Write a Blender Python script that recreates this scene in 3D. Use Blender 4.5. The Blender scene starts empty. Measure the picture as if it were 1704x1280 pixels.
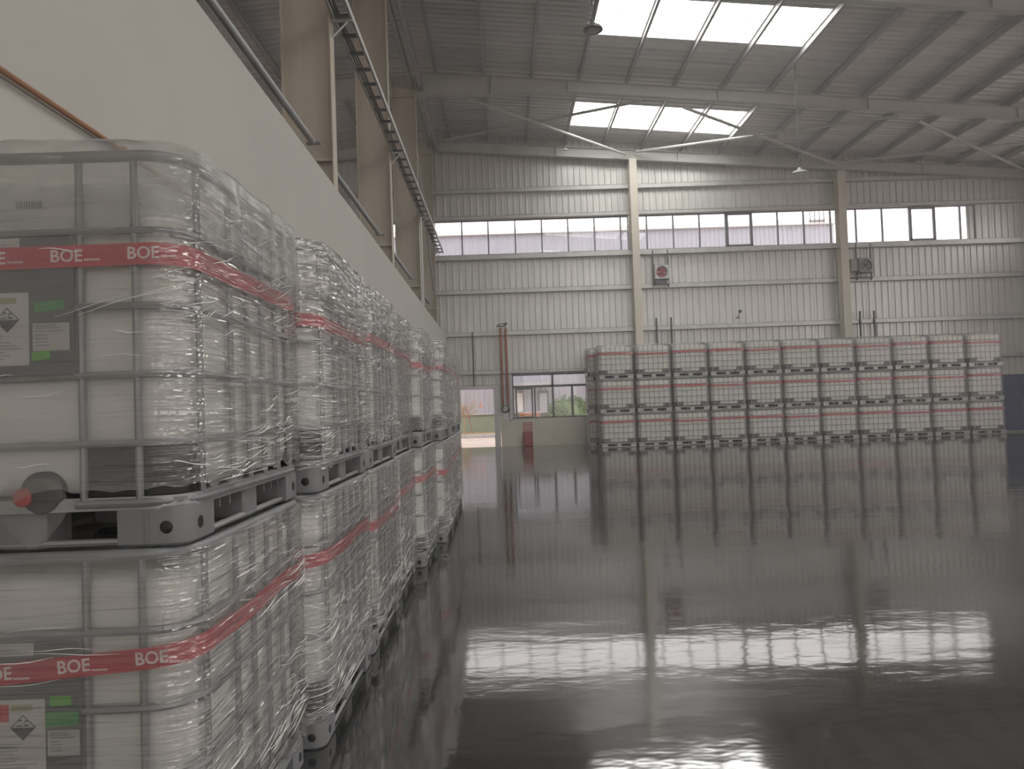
import bpy, bmesh, math, random
from mathutils import Vector, Matrix, noise
PI = math.pi
random.seed(7)
S = bpy.context.scene
COL = S.collection

# ------------------------------------------------------------------ camera
EYE = 1.53
cam = bpy.data.cameras.new('camera'); camo = bpy.data.objects.new('camera', cam); COL.objects.link(camo)
cam.sensor_width = 36.0; cam.lens = 36.0 * 1230.0 / 1704.0; cam.clip_start = 0.05; cam.clip_end = 300
roll = math.radians(2.0)
fw = Vector((15.2 / 1230, 1.0, 35.5 / 1230)).normalized()
r0 = fw.cross(Vector((0, 0, 1))).normalized(); u0 = r0.cross(fw)
rt = r0 * math.cos(roll) - u0 * math.sin(roll); up = u0 * math.cos(roll) + r0 * math.sin(roll)
camo.matrix_world = Matrix(((rt.x, up.x, -fw.x, 0), (rt.y, up.y, -fw.y, 0), (rt.z, up.z, -fw.z, EYE), (0, 0, 0, 1)))
S.camera = camo

# ------------------------------------------------------------------ light: hazy white sky, daylight panels in the roof
SKY = 2.2
SKYLIGHT = 6.0
w = bpy.data.worlds.new('hazy_sky'); S.world = w; w.use_nodes = True
bg = w.node_tree.nodes['Background']; bg.inputs[0].default_value = (1.0, 0.925, 0.90, 1); bg.inputs[1].default_value = SKY
S.view_settings.view_transform = 'Standard'; S.view_settings.look = 'None'
S.view_settings.gamma = 1.0; S.view_settings.use_curve_mapping = False
S.view_settings.exposure = 0.3
S.cycles.max_bounces = 10; S.cycles.volume_bounces = 1; S.cycles.diffuse_bounces = 5; S.cycles.glossy_bounces = 4
S.cycles.transparent_max_bounces = 24; S.cycles.caustics_reflective = False; S.cycles.caustics_refractive = False

# ------------------------------------------------------------------ materials
def mat(name, col, rough=0.6, metal=0.0, spec=0.5, noise_amt=0.0, noise_scale=6.0, stretch=(1, 1, 1), bump=0.0, bump_scale=40.0):
    m = bpy.data.materials.new(name); m.use_nodes = True
    nt = m.node_tree; b = nt.nodes['Principled BSDF']
    b.inputs['Base Color'].default_value = (*col, 1); b.inputs['Roughness'].default_value = rough
    b.inputs['Metallic'].default_value = metal; b.inputs['Specular IOR Level'].default_value = spec
    if noise_amt or bump:
        tc = nt.nodes.new('ShaderNodeTexCoord'); mp = nt.nodes.new('ShaderNodeMapping')
        mp.inputs['Scale'].default_value = stretch; nt.links.new(tc.outputs['Object'], mp.inputs[0])
    if noise_amt:
        n = nt.nodes.new('ShaderNodeTexNoise'); n.inputs['Scale'].default_value = noise_scale; n.inputs['Detail'].default_value = 4
        nt.links.new(mp.outputs[0], n.inputs['Vector'])
        r = nt.nodes.new('ShaderNodeValToRGB')
        r.color_ramp.elements[0].position = 0.3; r.color_ramp.elements[1].position = 0.72
        r.color_ramp.elements[0].color = (*[c * (1 - noise_amt) for c in col], 1)
        r.color_ramp.elements[1].color = (*[min(1, c * (1 + noise_amt)) for c in col], 1)
        nt.links.new(n.outputs['Fac'], r.inputs[0]); nt.links.new(r.outputs[0], b.inputs['Base Color'])
    if bump:
        n2 = nt.nodes.new('ShaderNodeTexNoise'); n2.inputs['Scale'].default_value = bump_scale; n2.inputs['Detail'].default_value = 2
        nt.links.new(mp.outputs[0], n2.inputs['Vector'])
        bp = nt.nodes.new('ShaderNodeBump'); bp.inputs['Strength'].default_value = bump; bp.inputs['Distance'].default_value = 0.02
        nt.links.new(n2.outputs['Fac'], bp.inputs['Height']); nt.links.new(bp.outputs[0], b.inputs['Normal'])
    return m

def emit(name, col, s):
    m = bpy.data.materials.new(name); m.use_nodes = True; nt = m.node_tree
    nt.nodes.remove(nt.nodes['Principled BSDF'])
    e = nt.nodes.new('ShaderNodeEmission'); e.inputs[0].default_value = (*col, 1); e.inputs[1].default_value = s
    nt.links.new(e.outputs[0], nt.nodes['Material Output'].inputs[0]); return m

def two_sided_ior(nt, fr, ior):
    """a thin sheet reflects alike from both of its sides"""
    g = nt.nodes.new('ShaderNodeNewGeometry'); m = nt.nodes.new('ShaderNodeMath'); m.operation = 'MULTIPLY_ADD'
    nt.links.new(g.outputs['Backfacing'], m.inputs[0]); m.inputs[1].default_value = 1.0 / ior - ior; m.inputs[2].default_value = ior
    nt.links.new(m.outputs[0], fr.inputs[0])

def glass_mat(name, tint=(0.96, 0.97, 0.98), refl=1.0):
    m = bpy.data.materials.new(name); m.use_nodes = True; nt = m.node_tree
    nt.nodes.remove(nt.nodes['Principled BSDF'])
    t = nt.nodes.new('ShaderNodeBsdfTransparent'); t.inputs[0].default_value = (*tint, 1)
    g = nt.nodes.new('ShaderNodeBsdfGlossy'); g.inputs['Roughness'].default_value = 0.02
    f = nt.nodes.new('ShaderNodeFresnel'); two_sided_ior(nt, f, 1.4)
    mx = nt.nodes.new('ShaderNodeMixShader')
    nt.links.new(f.outputs[0], mx.inputs[0]); nt.links.new(t.outputs[0], mx.inputs[1]); nt.links.new(g.outputs[0], mx.inputs[2])
    nt.links.new(mx.outputs[0], nt.nodes['Material Output'].inputs[0]); return m

def film_mat(name, haze_lo, haze_hi, bump=0.6, rough=0.14, zs=42.0, ior=1.5, alb=0.8):
    """thin stretch film: clear, a little milky, with drawn-out wrinkles that catch the light"""
    m = bpy.data.materials.new(name); m.use_nodes = True; nt = m.node_tree; N = nt.nodes; L = nt.links
    N.remove(N['Principled BSDF'])
    tc = N.new('ShaderNodeTexCoord')
    def nz(scale, rot, det=2.0):
        mp = N.new('ShaderNodeMapping'); mp.inputs['Scale'].default_value = scale; mp.inputs['Rotation'].default_value = rot
        L.new(tc.outputs['Object'], mp.inputs[0])
        n = N.new('ShaderNodeTexNoise'); n.inputs['Scale'].default_value = 1.0; n.inputs['Detail'].default_value = det
        L.new(mp.outputs[0], n.inputs['Vector']); return n
    a = nz((1.6, 1.6, zs), (0.10, 0.07, 0)); b = nz((1.6, 1.6, zs * 0.6), (-0.34, -0.28, 0)); c = nz((3, 3, 5), (0, 0, 0), 3)
    def crease(n, sharp):
        q = N.new('ShaderNodeMath'); q.operation = 'SUBTRACT'; L.new(n.outputs['Fac'], q.inputs[0]); q.inputs[1].default_value = 0.5
        q2 = N.new('ShaderNodeMath'); q2.operation = 'ABSOLUTE'; L.new(q.outputs[0], q2.inputs[0])
        q3 = N.new('ShaderNodeMath'); q3.operation = 'MULTIPLY'; q3.use_clamp = True; L.new(q2.outputs[0], q3.inputs[0]); q3.inputs[1].default_value = sharp
        q4 = N.new('ShaderNodeMath'); q4.operation = 'SUBTRACT'; q4.inputs[0].default_value = 1.0; L.new(q3.outputs[0], q4.inputs[1]); return q4
    ca, cb = crease(a, 9.0), crease(b, 9.0)
    ad = N.new('ShaderNodeMath'); ad.operation = 'ADD'; L.new(ca.outputs[0], ad.inputs[0]); L.new(cb.outputs[0], ad.inputs[1])
    bp = N.new('ShaderNodeBump'); bp.inputs['Strength'].default_value = bump; bp.inputs['Distance'].default_value = 0.006
    L.new(ad.outputs[0], bp.inputs['Height'])
    tr = N.new('ShaderNodeBsdfTransparent'); tr.inputs[0].default_value = (0.985, 0.985, 0.98, 1)
    df = N.new('ShaderNodeBsdfDiffuse'); df.inputs[0].default_value = (alb, alb * 0.99, alb * 0.96, 1)
    tl = N.new('ShaderNodeBsdfTranslucent'); tl.inputs[0].default_value = (alb, alb * 0.99, alb * 0.96, 1)
    hz = N.new('ShaderNodeMixShader'); hz.inputs[0].default_value = 0.4; L.new(df.outputs[0], hz.inputs[1]); L.new(tl.outputs[0], hz.inputs[2])
    mr = N.new('ShaderNodeMapRange'); mr.inputs[1].default_value = 0.35; mr.inputs[2].default_value = 0.7
    mr.inputs[3].default_value = haze_lo; mr.inputs[4].default_value = haze_hi; L.new(c.outputs['Fac'], mr.inputs[0])
    m1 = N.new('ShaderNodeMixShader'); L.new(mr.outputs[0], m1.inputs[0]); L.new(tr.outputs[0], m1.inputs[1]); L.new(hz.outputs[0], m1.inputs[2])
    gl = N.new('ShaderNodeBsdfGlossy'); gl.inputs['Roughness'].default_value = rough; L.new(bp.outputs[0], gl.inputs['Normal'])
    fr = N.new('ShaderNodeFresnel'); two_sided_ior(nt, fr, ior); L.new(bp.outputs[0], fr.inputs['Normal'])
    m2 = N.new('ShaderNodeMixShader'); L.new(fr.outputs[0], m2.inputs[0]); L.new(m1.outputs[0], m2.inputs[1]); L.new(gl.outputs[0], m2.inputs[2])
    L.new(m2.outputs[0], N['Material Output'].inputs[0]); return m

def floor_mat():
    m = mat('epoxy_floor', (0.034, 0.0345, 0.0345), 0.07, 0, 0.9, 0.12, 0.35, (1, 1, 1))
    nt = m.node_tree; N = nt.nodes; L = nt.links; b = N['Principled BSDF']
    b.inputs['IOR'].default_value = 1.95
    tc = N.new('ShaderNodeTexCoord')
    mp = N.new('ShaderNodeMapping'); mp.inputs['Scale'].default_value = (0.8, 1.5, 1.0); L.new(tc.outputs['Object'], mp.inputs[0])
    n1 = N.new('ShaderNodeTexNoise'); n1.inputs['Scale'].default_value = 1.6; n1.inputs['Detail'].default_value = 4.0; n1.inputs['Roughness'].default_value = 0.55
    L.new(mp.outputs[0], n1.inputs['Vector'])
    bp = N.new('ShaderNodeBump'); bp.inputs['Strength'].default_value = 0.2; bp.inputs['Distance'].default_value = 0.016
    L.new(n1.outputs['Fac'], bp.inputs['Height']); L.new(bp.outputs[0], b.inputs['Normal'])
    n2 = N.new('ShaderNodeTexNoise'); n2.inputs['Scale'].default_value = 0.5; n2.inputs['Detail'].default_value = 5
    L.new(mp.outputs[0], n2.inputs['Vector'])
    mr = N.new('ShaderNodeMapRange'); mr.inputs[1].default_value = 0.35; mr.inputs[2].default_value = 0.7; mr.inputs[3].default_value = 0.05; mr.inputs[4].default_value = 0.12
    L.new(n2.outputs['Fac'], mr.inputs[0]); L.new(mr.outputs[0], b.inputs['Roughness'])
    return m

M = dict(
    floor=floor_mat(),
    plaster=mat('white_plaster', (0.46, 0.45, 0.415), 0.8, noise_amt=0.03, noise_scale=1.2),
    plinth=mat('cream_paint', (0.66, 0.63, 0.55), 0.75, noise_amt=0.05, noise_scale=2.0),
    clad=mat('silver_cladding', (0.66, 0.655, 0.635), 0.42, 0.35, 0.5, 0.10, 1.6, (3, 3, 0.25)),
    roof=mat('roof_sheet', (0.66, 0.66, 0.65), 0.5, 0.15, 0.5, 0.12, 1.2, (0.3, 3, 1)),
    girt=mat('galvanised_girt', (0.55, 0.55, 0.54), 0.45, 0.5, 0.5, 0.10, 3.0),
    purlin=mat('grey_purlin', (0.40, 0.40, 0.40), 0.5, 0.3, 0.5, 0.08, 3.0),
    beam=mat('grey_beam_paint', (0.46, 0.46, 0.445), 0.55, 0, 0.4, 0.07, 2.0),
    beige=mat('beige_column_paint', (0.47, 0.42, 0.345), 0.5, 0, 0.5, 0.10, 1.5, (2, 2, 0.5)),
    cream=mat('cream_column_paint', (0.60, 0.56, 0.48), 0.5, 0, 0.5, 0.08, 1.5, (2, 2, 0.4)),
    tube=mat('blue_grey_tube', (0.38, 0.40, 0.41), 0.42, 0.4, 0.5, 0.08, 3.0),
    dark=mat('dark_steel', (0.085, 0.095, 0.10), 0.5, 0.2, 0.5, 0.1, 6.0),
    frame=mat('window_frame', (0.16, 0.165, 0.185), 0.45, 0.3, 0.5, 0.06, 5.0),
    lframe=mat('pale_frame', (0.52, 0.53, 0.54), 0.45, 0.3, 0.5, 0.06, 5.0),
    glass=glass_mat('clear_glass'),
    skylight=emit('daylight_panel', (1.0, 0.985, 0.94), SKYLIGHT),
    skyrib=mat('daylight_panel_lap', (0.62, 0.66, 0.65), 0.5),
    bottle=mat('white_bottle', (0.72, 0.71, 0.67), 0.42, 0, 0.4, 0.04, 3.0),
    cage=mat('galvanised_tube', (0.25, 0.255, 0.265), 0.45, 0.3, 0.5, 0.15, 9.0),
    cagefar=mat('galvanised_tube_light', (0.36, 0.365, 0.37), 0.45, 0.3, 0.5, 0.1, 9.0),  # paler copy of the cage steel, brightening the far stack by colour
    pallet=mat('galvanised_pallet', (0.37, 0.375, 0.375), 0.42, 0.5, 0.5, 0.12, 6.0),
    foot=mat('grey_plastic_foot', (0.20, 0.204, 0.21), 0.5, 0, 0.5, 0.06, 6.0),
    black=mat('black_plastic', (0.022, 0.023, 0.024), 0.5, 0, 0.4, 0.1, 6.0),
    plate=mat('dark_label_plate', (0.12, 0.122, 0.122), 0.5, 0.2, 0.4, 0.06, 5.0),
    paper=mat('paper', (0.52, 0.50, 0.485), 0.7, noise_amt=0.03, noise_scale=8),
    paper2=mat('paper_warm', (0.45, 0.435, 0.41), 0.7, noise_amt=0.03, noise_scale=8),
    ink=mat('ink', (0.035, 0.035, 0.045), 0.7, noise_amt=0.05),
    inkgrey=mat('grey_print', (0.26, 0.25, 0.255), 0.7, noise_amt=0.05),
    inkyel=mat('olive_print', (0.36, 0.35, 0.20), 0.7, noise_amt=0.05),
    redprint=mat('red_print', (0.50, 0.07, 0.07), 0.6, noise_amt=0.05),
    tape=mat('red_tape', (0.48, 0.035, 0.05), 0.35, 0, 0.5, 0.08, 9.0),
    letter=mat('white_lettering', (0.80, 0.66, 0.64), 0.5, noise_amt=0.03),
    green=mat('green_tape', (0.07, 0.26, 0.08), 0.4, noise_amt=0.08, noise_scale=20),
    green2=mat('bright_green_tape', (0.12, 0.36, 0.05), 0.4, noise_amt=0.08, noise_scale=20),
    redcap=mat('red_plastic_cap', (0.40, 0.04, 0.04), 0.4, noise_amt=0.05),
    film=film_mat('stretch_film', 0.13, 0.28, 1.0, 0.07, 30.0, 1.9),
    filmfar=film_mat('stretch_film_thin', 0.08, 0.17, 0.6, 0.18, 16.0),
    bag=film_mat('soft_film_bag', 0.10, 0.22, 0.2, 0.3, 20.0, 1.15),
    sheet=film_mat('crumpled_plastic_sheet', 0.08, 0.36, 1.0, 0.10, 16.0, 2.2),
    softsheet=film_mat('soft_plastic_sheet', 0.10, 0.50, 0.3, 0.25, 12.0, 1.25, 0.55),
    foldglint=mat('film_fold_glint', (0.90, 0.90, 0.88), 0.18, 0, 0.8, 0.03, 20),  # near-white strands, the film's glints put into their colour
    brown=mat('brown_pipe', (0.30, 0.145, 0.075), 0.5, noise_amt=0.08),
    redpipe=mat('red_brown_pipe', (0.28, 0.085, 0.06), 0.5, noise_amt=0.1),
    redbox=mat('red_enamel', (0.27, 0.03, 0.035), 0.4, noise_amt=0.06),
    redsign=mat('red_sign', (0.50, 0.16, 0.13), 0.6, noise_amt=0.05),
    redfan=mat('red_blade', (0.36, 0.07, 0.10), 0.5, noise_amt=0.06),
    fanplate=mat('pale_fan_plate', (0.56, 0.57, 0.56), 0.5, noise_amt=0.05),
    fangrey=mat('grey_fan_plate', (0.30, 0.305, 0.31), 0.5, noise_amt=0.05),
    shade=mat('lamp_shade_grey', (0.22, 0.225, 0.22), 0.4, 0.5, 0.5, 0.05),
    shadelight=mat('lamp_shade_pale', (0.60, 0.60, 0.58), 0.4, 0.2, 0.5, 0.05),
    bulb=mat('lamp_lens', (0.75, 0.75, 0.72), 0.3, noise_amt=0.03),
    navy=mat('navy_paint', (0.014, 0.028, 0.10), 0.6, 0, 0.2, noise_amt=0.12, noise_scale=4),
    yard=mat('yard_concrete', (0.62, 0.53, 0.48), 0.85, noise_amt=0.08, noise_scale=1.0),
    soil=mat('dry_soil', (0.38, 0.25, 0.13), 0.9, noise_amt=0.25, noise_scale=9),
    nwall=mat('lavender_cladding', (0.47, 0.47, 0.53), 0.5, 0.1, 0.4, 0.06, 1.2, (3, 3, 0.3)),
    nplinth=mat('sage_plinth', (0.27, 0.32, 0.25), 0.8, noise_amt=0.06, noise_scale=1.0),
    nwhite=mat('white_fascia', (0.85, 0.84, 0.82), 0.6, noise_amt=0.03),
    terracotta=mat('terracotta', (0.50, 0.22, 0.13), 0.8, noise_amt=0.1),
    leaf=mat('hedge_leaf', (0.10, 0.16, 0.045), 0.6, noise_amt=0.35, noise_scale=5),
    dryleaf=mat('orange_leaf', (0.62, 0.20, 0.09), 0.6, noise_amt=0.2),
    twig=mat('pale_twig', (0.42, 0.32, 0.20), 0.8, noise_amt=0.1),
    cable=mat('black_cable', (0.03, 0.03, 0.033), 0.6, noise_amt=0.1),
)

# ------------------------------------------------------------------ mesh helpers
class MB:
    def __init__(s): s.v = []; s.f = []
    def add(s, vs, fs):
        o = len(s.v); s.v += [tuple(p) for p in vs]; s.f += [tuple(i + o for i in q) for q in fs]; return s
    def box(s, x0, x1, y0, y1, z0, z1):
        return s.add([(x0, y0, z0), (x1, y0, z0), (x1, y1, z0), (x0, y1, z0), (x0, y0, z1), (x1, y0, z1), (x1, y1, z1), (x0, y1, z1)],
                     [(0, 3, 2, 1), (4, 5, 6, 7), (0, 1, 5, 4), (1, 2, 6, 5), (2, 3, 7, 6), (3, 0, 4, 7)])
    def cbox(s, x0, x1, y0, y1, z0, z1, c=0.006):
        """box with chamfered edges"""
        vs = []; idx = {}
        X = (x0, x1); Y = (y0, y1); Z = (z0, z1)
        for i in (0, 1):
            for j in (0, 1):
                for k in (0, 1):
                    sx, sy, sz = (1, -1)[i], (1, -1)[j], (1, -1)[k]
                    for a in range(3):
                        idx[i, j, k, a] = len(vs)
                        vs.append((X[i] + (0 if a == 0 else sx * c), Y[j] + (0 if a == 1 else sy * c), Z[k] + (0 if a == 2 else sz * c)))
        I = lambda i, j, k, a: idx[i, j, k, a]
        fs = []
        for i in (0, 1): fs.append((I(i, 0, 0, 0), I(i, 1, 0, 0), I(i, 1, 1, 0), I(i, 0, 1, 0)))
        for j in (0, 1): fs.append((I(0, j, 0, 1), I(1, j, 0, 1), I(1, j, 1, 1), I(0, j, 1, 1)))
        for k in (0, 1): fs.append((I(0, 0, k, 2), I(1, 0, k, 2), I(1, 1, k, 2), I(0, 1, k, 2)))
        for a in (0, 1):
            for b in (0, 1):
                fs.append((I(0, a, b, 1), I(1, a, b, 1), I(1, a, b, 2), I(0, a, b, 2)))
                fs.append((I(a, 0, b, 0), I(a, 1, b, 0), I(a, 1, b, 2), I(a, 0, b, 2)))
                fs.append((I(a, b, 0, 0), I(a, b, 1, 0), I(a, b, 1, 1), I(a, b, 0, 1)))
        for i in (0, 1):
            for j in (0, 1):
                for k in (0, 1): fs.append((I(i, j, k, 0), I(i, j, k, 1), I(i, j, k, 2)))
        return s.add(vs, fs)
    def tube(s, pts, r, n=8, closed=False, cap=True):
        pts = [Vector(p) for p in pts]; m = len(pts); vs = []; ref = None
        for i, p in enumerate(pts):
            if closed: d = pts[(i + 1) % m] - pts[i - 1]
            else: d = pts[min(i + 1, m - 1)] - pts[max(i - 1, 0)]
            d.normalize()
            if ref is None or abs(d.dot(ref)) > 0.99: ref = Vector((0, 0, 1)) if abs(d.z) < 0.9 else Vector((1, 0, 0))
            a = d.cross(ref).normalized(); b = d.cross(a)
            rr = r[i] if isinstance(r, (list, tuple)) else r
            vs += [p + a * (rr * math.cos(2 * PI * k / n)) + b * (rr * math.sin(2 * PI * k / n)) for k in range(n)]
        fs = []
        for i in range(m if closed else m - 1):
            j = (i + 1) % m
            fs += [(i * n + k, i * n + (k + 1) % n, j * n + (k + 1) % n, j * n + k) for k in range(n)]
        if not closed and cap: fs += [tuple(range(n - 1, -1, -1)), tuple((m - 1) * n + k for k in range(n))]
        return s.add(vs, fs)
    def prism(s, poly, z0, z1, axis='z'):
        n = len(poly)
        def P(a, b, h): return (a, b, h) if axis == 'z' else ((a, h, b) if axis == 'y' else (h, a, b))
        vs = [P(a, b, z0) for a, b in poly] + [P(a, b, z1) for a, b in poly]
        return s.add(vs, [tuple(range(n - 1, -1, -1)), tuple(range(n, 2 * n))] + [(i, (i + 1) % n, n + (i + 1) % n, n + i) for i in range(n)])
    def lathe(s, prof, c=(0, 0, 0), n=16, axis='z'):
        vs = []
        for r, h in prof:
            for k in range(n):
                a, b = r * math.cos(2 * PI * k / n), r * math.sin(2 * PI * k / n)
                p = (a, b, h) if axis == 'z' else ((a, h, b) if axis == 'y' else (h, a, b))
                vs.append((c[0] + p[0], c[1] + p[1], c[2] + p[2]))
        fs = [(i * n + k, i * n + (k + 1) % n, (i + 1) * n + (k + 1) % n, (i + 1) * n + k) for i in range(len(prof) - 1) for k in range(n)]
        if prof[0][0] > 1e-5: fs.append(tuple(range(n - 1, -1, -1)))
        if prof[-1][0] > 1e-5: fs.append(tuple((len(prof) - 1) * n + k for k in range(n)))
        return s.add(vs, fs)
    def mesh(s, name, m, smooth=True, fixn=True, angle=40):
        me = bpy.data.meshes.new(name); me.from_pydata(s.v, [], s.f); me.update()
        if fixn:
            bm = bmesh.new(); bm.from_mesh(me); bmesh.ops.recalc_face_normals(bm, faces=bm.faces); bm.to_mesh(me); bm.free()
        if smooth:
            me.shade_smooth(); me.set_sharp_from_angle(angle=math.radians(angle))
        me.materials.append(m); return me
    def build(s, name, m, parent=None, **k): return obj(name, s.mesh(name, m, **k), parent)

def obj(name, data, parent=None, loc=None, rz=None):
    o = bpy.data.objects.new(name, data); COL.objects.link(o)
    if parent is not None: o.parent = parent
    if loc is not None: o.location = loc
    if rz is not None: o.rotation_euler = (0, 0, rz)
    return o
def empty(name, loc=(0, 0, 0), rz=0, parent=None):
    o = obj(name, None, parent, loc, rz); o.empty_display_size = 0.2; return o
def tag(o, label=None, cat=None, group=None, kind=None):
    if label: o['label'] = label
    if cat: o['category'] = cat
    if group: o['group'] = group
    if kind: o['kind'] = kind
    return o
def kids(o): return KIDS.get(o.name, [])
KIDS = {}
def reindex():
    KIDS.clear()
    for o in bpy.data.objects:
        if o.parent: KIDS.setdefault(o.parent.name, []).append(o)
def copy_tree(o, parent=None, skip=()):
    c = o.copy(); COL.objects.link(c)
    if parent: c.parent = parent
    for ch in kids(o):
        if ch.name.split('.')[0] in skip: continue
        copy_tree(ch, c, skip)
    return c
ORD = ['nearest', 'second', 'third', 'fourth', 'fifth', 'sixth', 'seventh', 'eighth', 'ninth', 'tenth', 'eleventh']

# ------------------------------------------------------------------ hall dimensions
YF = 28.0           # inner face of the far cladding
XL, XR, YB = -12.0, 20.8, -14.0
XC = -2.37          # right flange of the inner column row
RIDGE = -2.6
def zroof(x): return 12.1 - 0.09 * abs(x - RIDGE)

# ================================================================== structure
fl = MB().box(XL - 0.1, XR + 0.1, YB - 0.1, YF + 0.12, -0.12, 0.0).build('floor', M['floor'], smooth=False); tag(fl, 'glossy grey epoxy floor of the hall', kind='structure')

# ---- corrugated sheet profile: list of (u, depth)
def profile(width, pitch=0.25, depth=0.038, top=0.045, slope=0.018):
    pts = [(0.0, 0.0)]; n = max(1, round(width / pitch)); p = width / n
    for i in range(n):
        u = i * p + p * 0.5 - (top / 2 + slope)
        pts += [(u, 0), (u + slope, depth), (u + slope + top, depth), (u + 2 * slope + top, 0)]
    pts.append((width, 0.0)); return pts
_sheet = {}
def wall_sheet(width, z0, z1a, z1b, m, face=-1):
    """vertical ribbed sheet, ribs towards the hall; top edge may slope from z1a to z1b"""
    key = (round(width, 3), round(z0, 3), round(z1a, 3), round(z1b, 3), m.name)
    if key in _sheet: return _sheet[key]
    mb = MB(); pr = profile(width)
    vs = []; n = len(pr)
    for u, d in pr:
        zt = z1a + (z1b - z1a) * u / width
        vs += [(u, face * d, z0), (u, face * d, zt)]
    mb.add(vs, [(2 * i, 2 * i + 2, 2 * i + 3, 2 * i + 1) for i in range(n - 1)])
    # returned edge so the lap reads as a joint
    mb.box(width - 0.012, width - 0.004, face * 0.012 if face < 0 else 0, 0 if face < 0 else 0.012, z0, min(z1a, z1b))
    _sheet[key] = mb.mesh('cladding_sheet', m, smooth=False, fixn=False); return _sheet[key]

wf = empty('wall_far', (0, YF, 0)); tag(wf, 'far gable wall of ribbed silver cladding with high ribbon windows', kind='structure')
WZ0, WZ1 = 7.28, 8.63      # high windows
def split_x(a, b, cuts):
    xs = sorted(set([a, b] + [c for c in cuts if a < c < b])); return list(zip(xs[:-1], xs[1:]))
DOOR = (-1.85, -0.36, 2.2); LOW = (0.33, 5.0, 1.03, 2.72)
edges = [XL + i for i in range(0, 10)] + [-2.42, DOOR[0], DOOR[1], LOW[0], 1.25, 2.2, 3.13, 4.07, LOW[1]] + [6 + i for i in range(0, 15)] + [XR]
edges = sorted(set(edges))
WIN_END = 18.35; WIN_START = -9.4
for a, b in zip(edges[:-1], edges[1:]):
    mid = (a + b) / 2
    if mid < DOOR[0]: lo = 0.0
    elif mid < DOOR[1]: lo = DOOR[2] + 0.12
    elif mid < LOW[0]: lo = 1.03
    elif mid < LOW[1]: lo = LOW[3]
    else: lo = 1.03
    obj('cladding_sheet', wall_sheet(b - a, lo, WZ0, WZ0, M['clad']), wf, (a, 0, 0))
    if not (WIN_START <= mid <= WIN_END):
        obj('cladding_sheet', wall_sheet(b - a, WZ0, WZ1, WZ1, M['clad']), wf, (a, 0, 0))
    elif b > WIN_END > a:
        obj('cladding_sheet', wall_sheet(b - WIN_END, WZ0, WZ1, WZ1, M['clad']), wf, (WIN_END, 0, 0))
    obj('cladding_sheet', wall_sheet(b - a, WZ1, zroof(a) + 0.02, zroof(b) + 0.02, M['clad']), wf, (a, 0, 0))
# low masonry plinth right of the door
pl = MB().box(DOOR[1] + 0.24, XR, -0.06, 0.14, 0, 1.03).build('plinth', M['plinth'], wf, smooth=False); pl['label'] = 'low cream masonry upstand under the window'
# girts
def girt(z, x0, x1, h=0.17, d=0.14, m='girt'):
    mb = MB()
    mb.box(x0, x1, -0.05 - d, -0.035, z + h / 2 - 0.012, z + h / 2)      # top leg
    mb.box(x0, x1, -0.05 - d, -0.035, z - h / 2, z - h / 2 + 0.012)      # bottom leg
    mb.box(x0, x1, -0.05 - d, -0.04 - d, z - h / 2, z + h / 2)           # web towards the hall
    return mb.build('girt', M[m], wf, smooth=False)
girt(9.72, XL, XR); girt(WZ1 + 0.07, XL, XR, 0.14); girt(WZ0 - 0.1, XL, XR, 0.2, 0.2); girt(5.88, XL, XR); girt(4.28, XL, XR)
girt(2.82, XL, LOW[0] - 0.1, 0.15); girt(2.80, LOW[0] - 0.1, XR, 0.1); girt(DOOR[2] + 0.07, -2.4, LOW[0], 0.15, 0.10)

# ---- ribbon windows
def ribbon(n, x0, x1, mull, sashes, label):
    r = empty('window_%d' % n, (0, YF - 0.02, 0)); tag(r, label, kind='structure')
    fr = MB(); t = 0.045
    fr.box(x0, x1, -0.02, 0.06, WZ0, WZ0 + t).box(x0, x1, -0.02, 0.06, WZ1 - t, WZ1)
    fr.box(x0, x0 + t, -0.02, 0.06, WZ0, WZ1).box(x1 - t, x1, -0.02, 0.06, WZ0, WZ1)
    fr.build('window_frame', M['frame'], r, smooth=False)
    xs = [x0] + list(mull) + [x1]
    for x in mull: MB().box(x - 0.024, x + 0.024, -0.02, 0.06, WZ0 + t, WZ1 - t).build('mullion', M['frame'], r, smooth=False)
    for a, b in zip(xs[:-1], xs[1:]):
        pa = MB().box(a + 0.02, b - 0.02, 0.018, 0.024, WZ0 + 0.03, WZ1 - 0.03).build('pane', M['glass'], r, smooth=False)
    for a, b in sashes:
        s = MB(); k = 0.085
        s.box(a, b, -0.05, 0.03, WZ0 + 0.02, WZ0 + 0.02 + k).box(a, b, -0.05, 0.03, WZ1 - 0.02 - k, WZ1 - 0.02)
        s.box(a, a + k, -0.05, 0.03, WZ0 + 0.02, WZ1 - 0.02).box(b - k, b, -0.05, 0.03, WZ0 + 0.02, WZ1 - 0.02)
        s.build('sash', M['frame'], r, smooth=False)
    return r
def wx(px): return ((px - 838) + 0.035 * 290) / 43.93
ribbon(1, -2.42, 5.0, [wx(p) for p in (768, 812, 857, 901.6, 945.6, 990, 1034)], [], 'first ribbon window under the roof, right of the corner column')
ribbon(2, 5.02, 13.0, [wx(p) for p in (1078, 1122.5, 1166.5, 1211, 1255, 1298.5, 1342.6, 1388)], [(wx(1211), wx(1255))], 'middle ribbon window under the roof, with one thick framed sash')
ribbon(3, 13.02, WIN_END, [wx(p) for p in (1431, 1475.5, 1522, 1564, 1608)], [(wx(1521), wx(1565))], 'right ribbon window under the roof, showing only sky')
ribbon(4, WIN_START, -2.44, [-8.4, -7.4, -6.4, -5.4, -4.4, -3.4], [], 'ribbon window behind the inner columns, above the partition')
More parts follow.
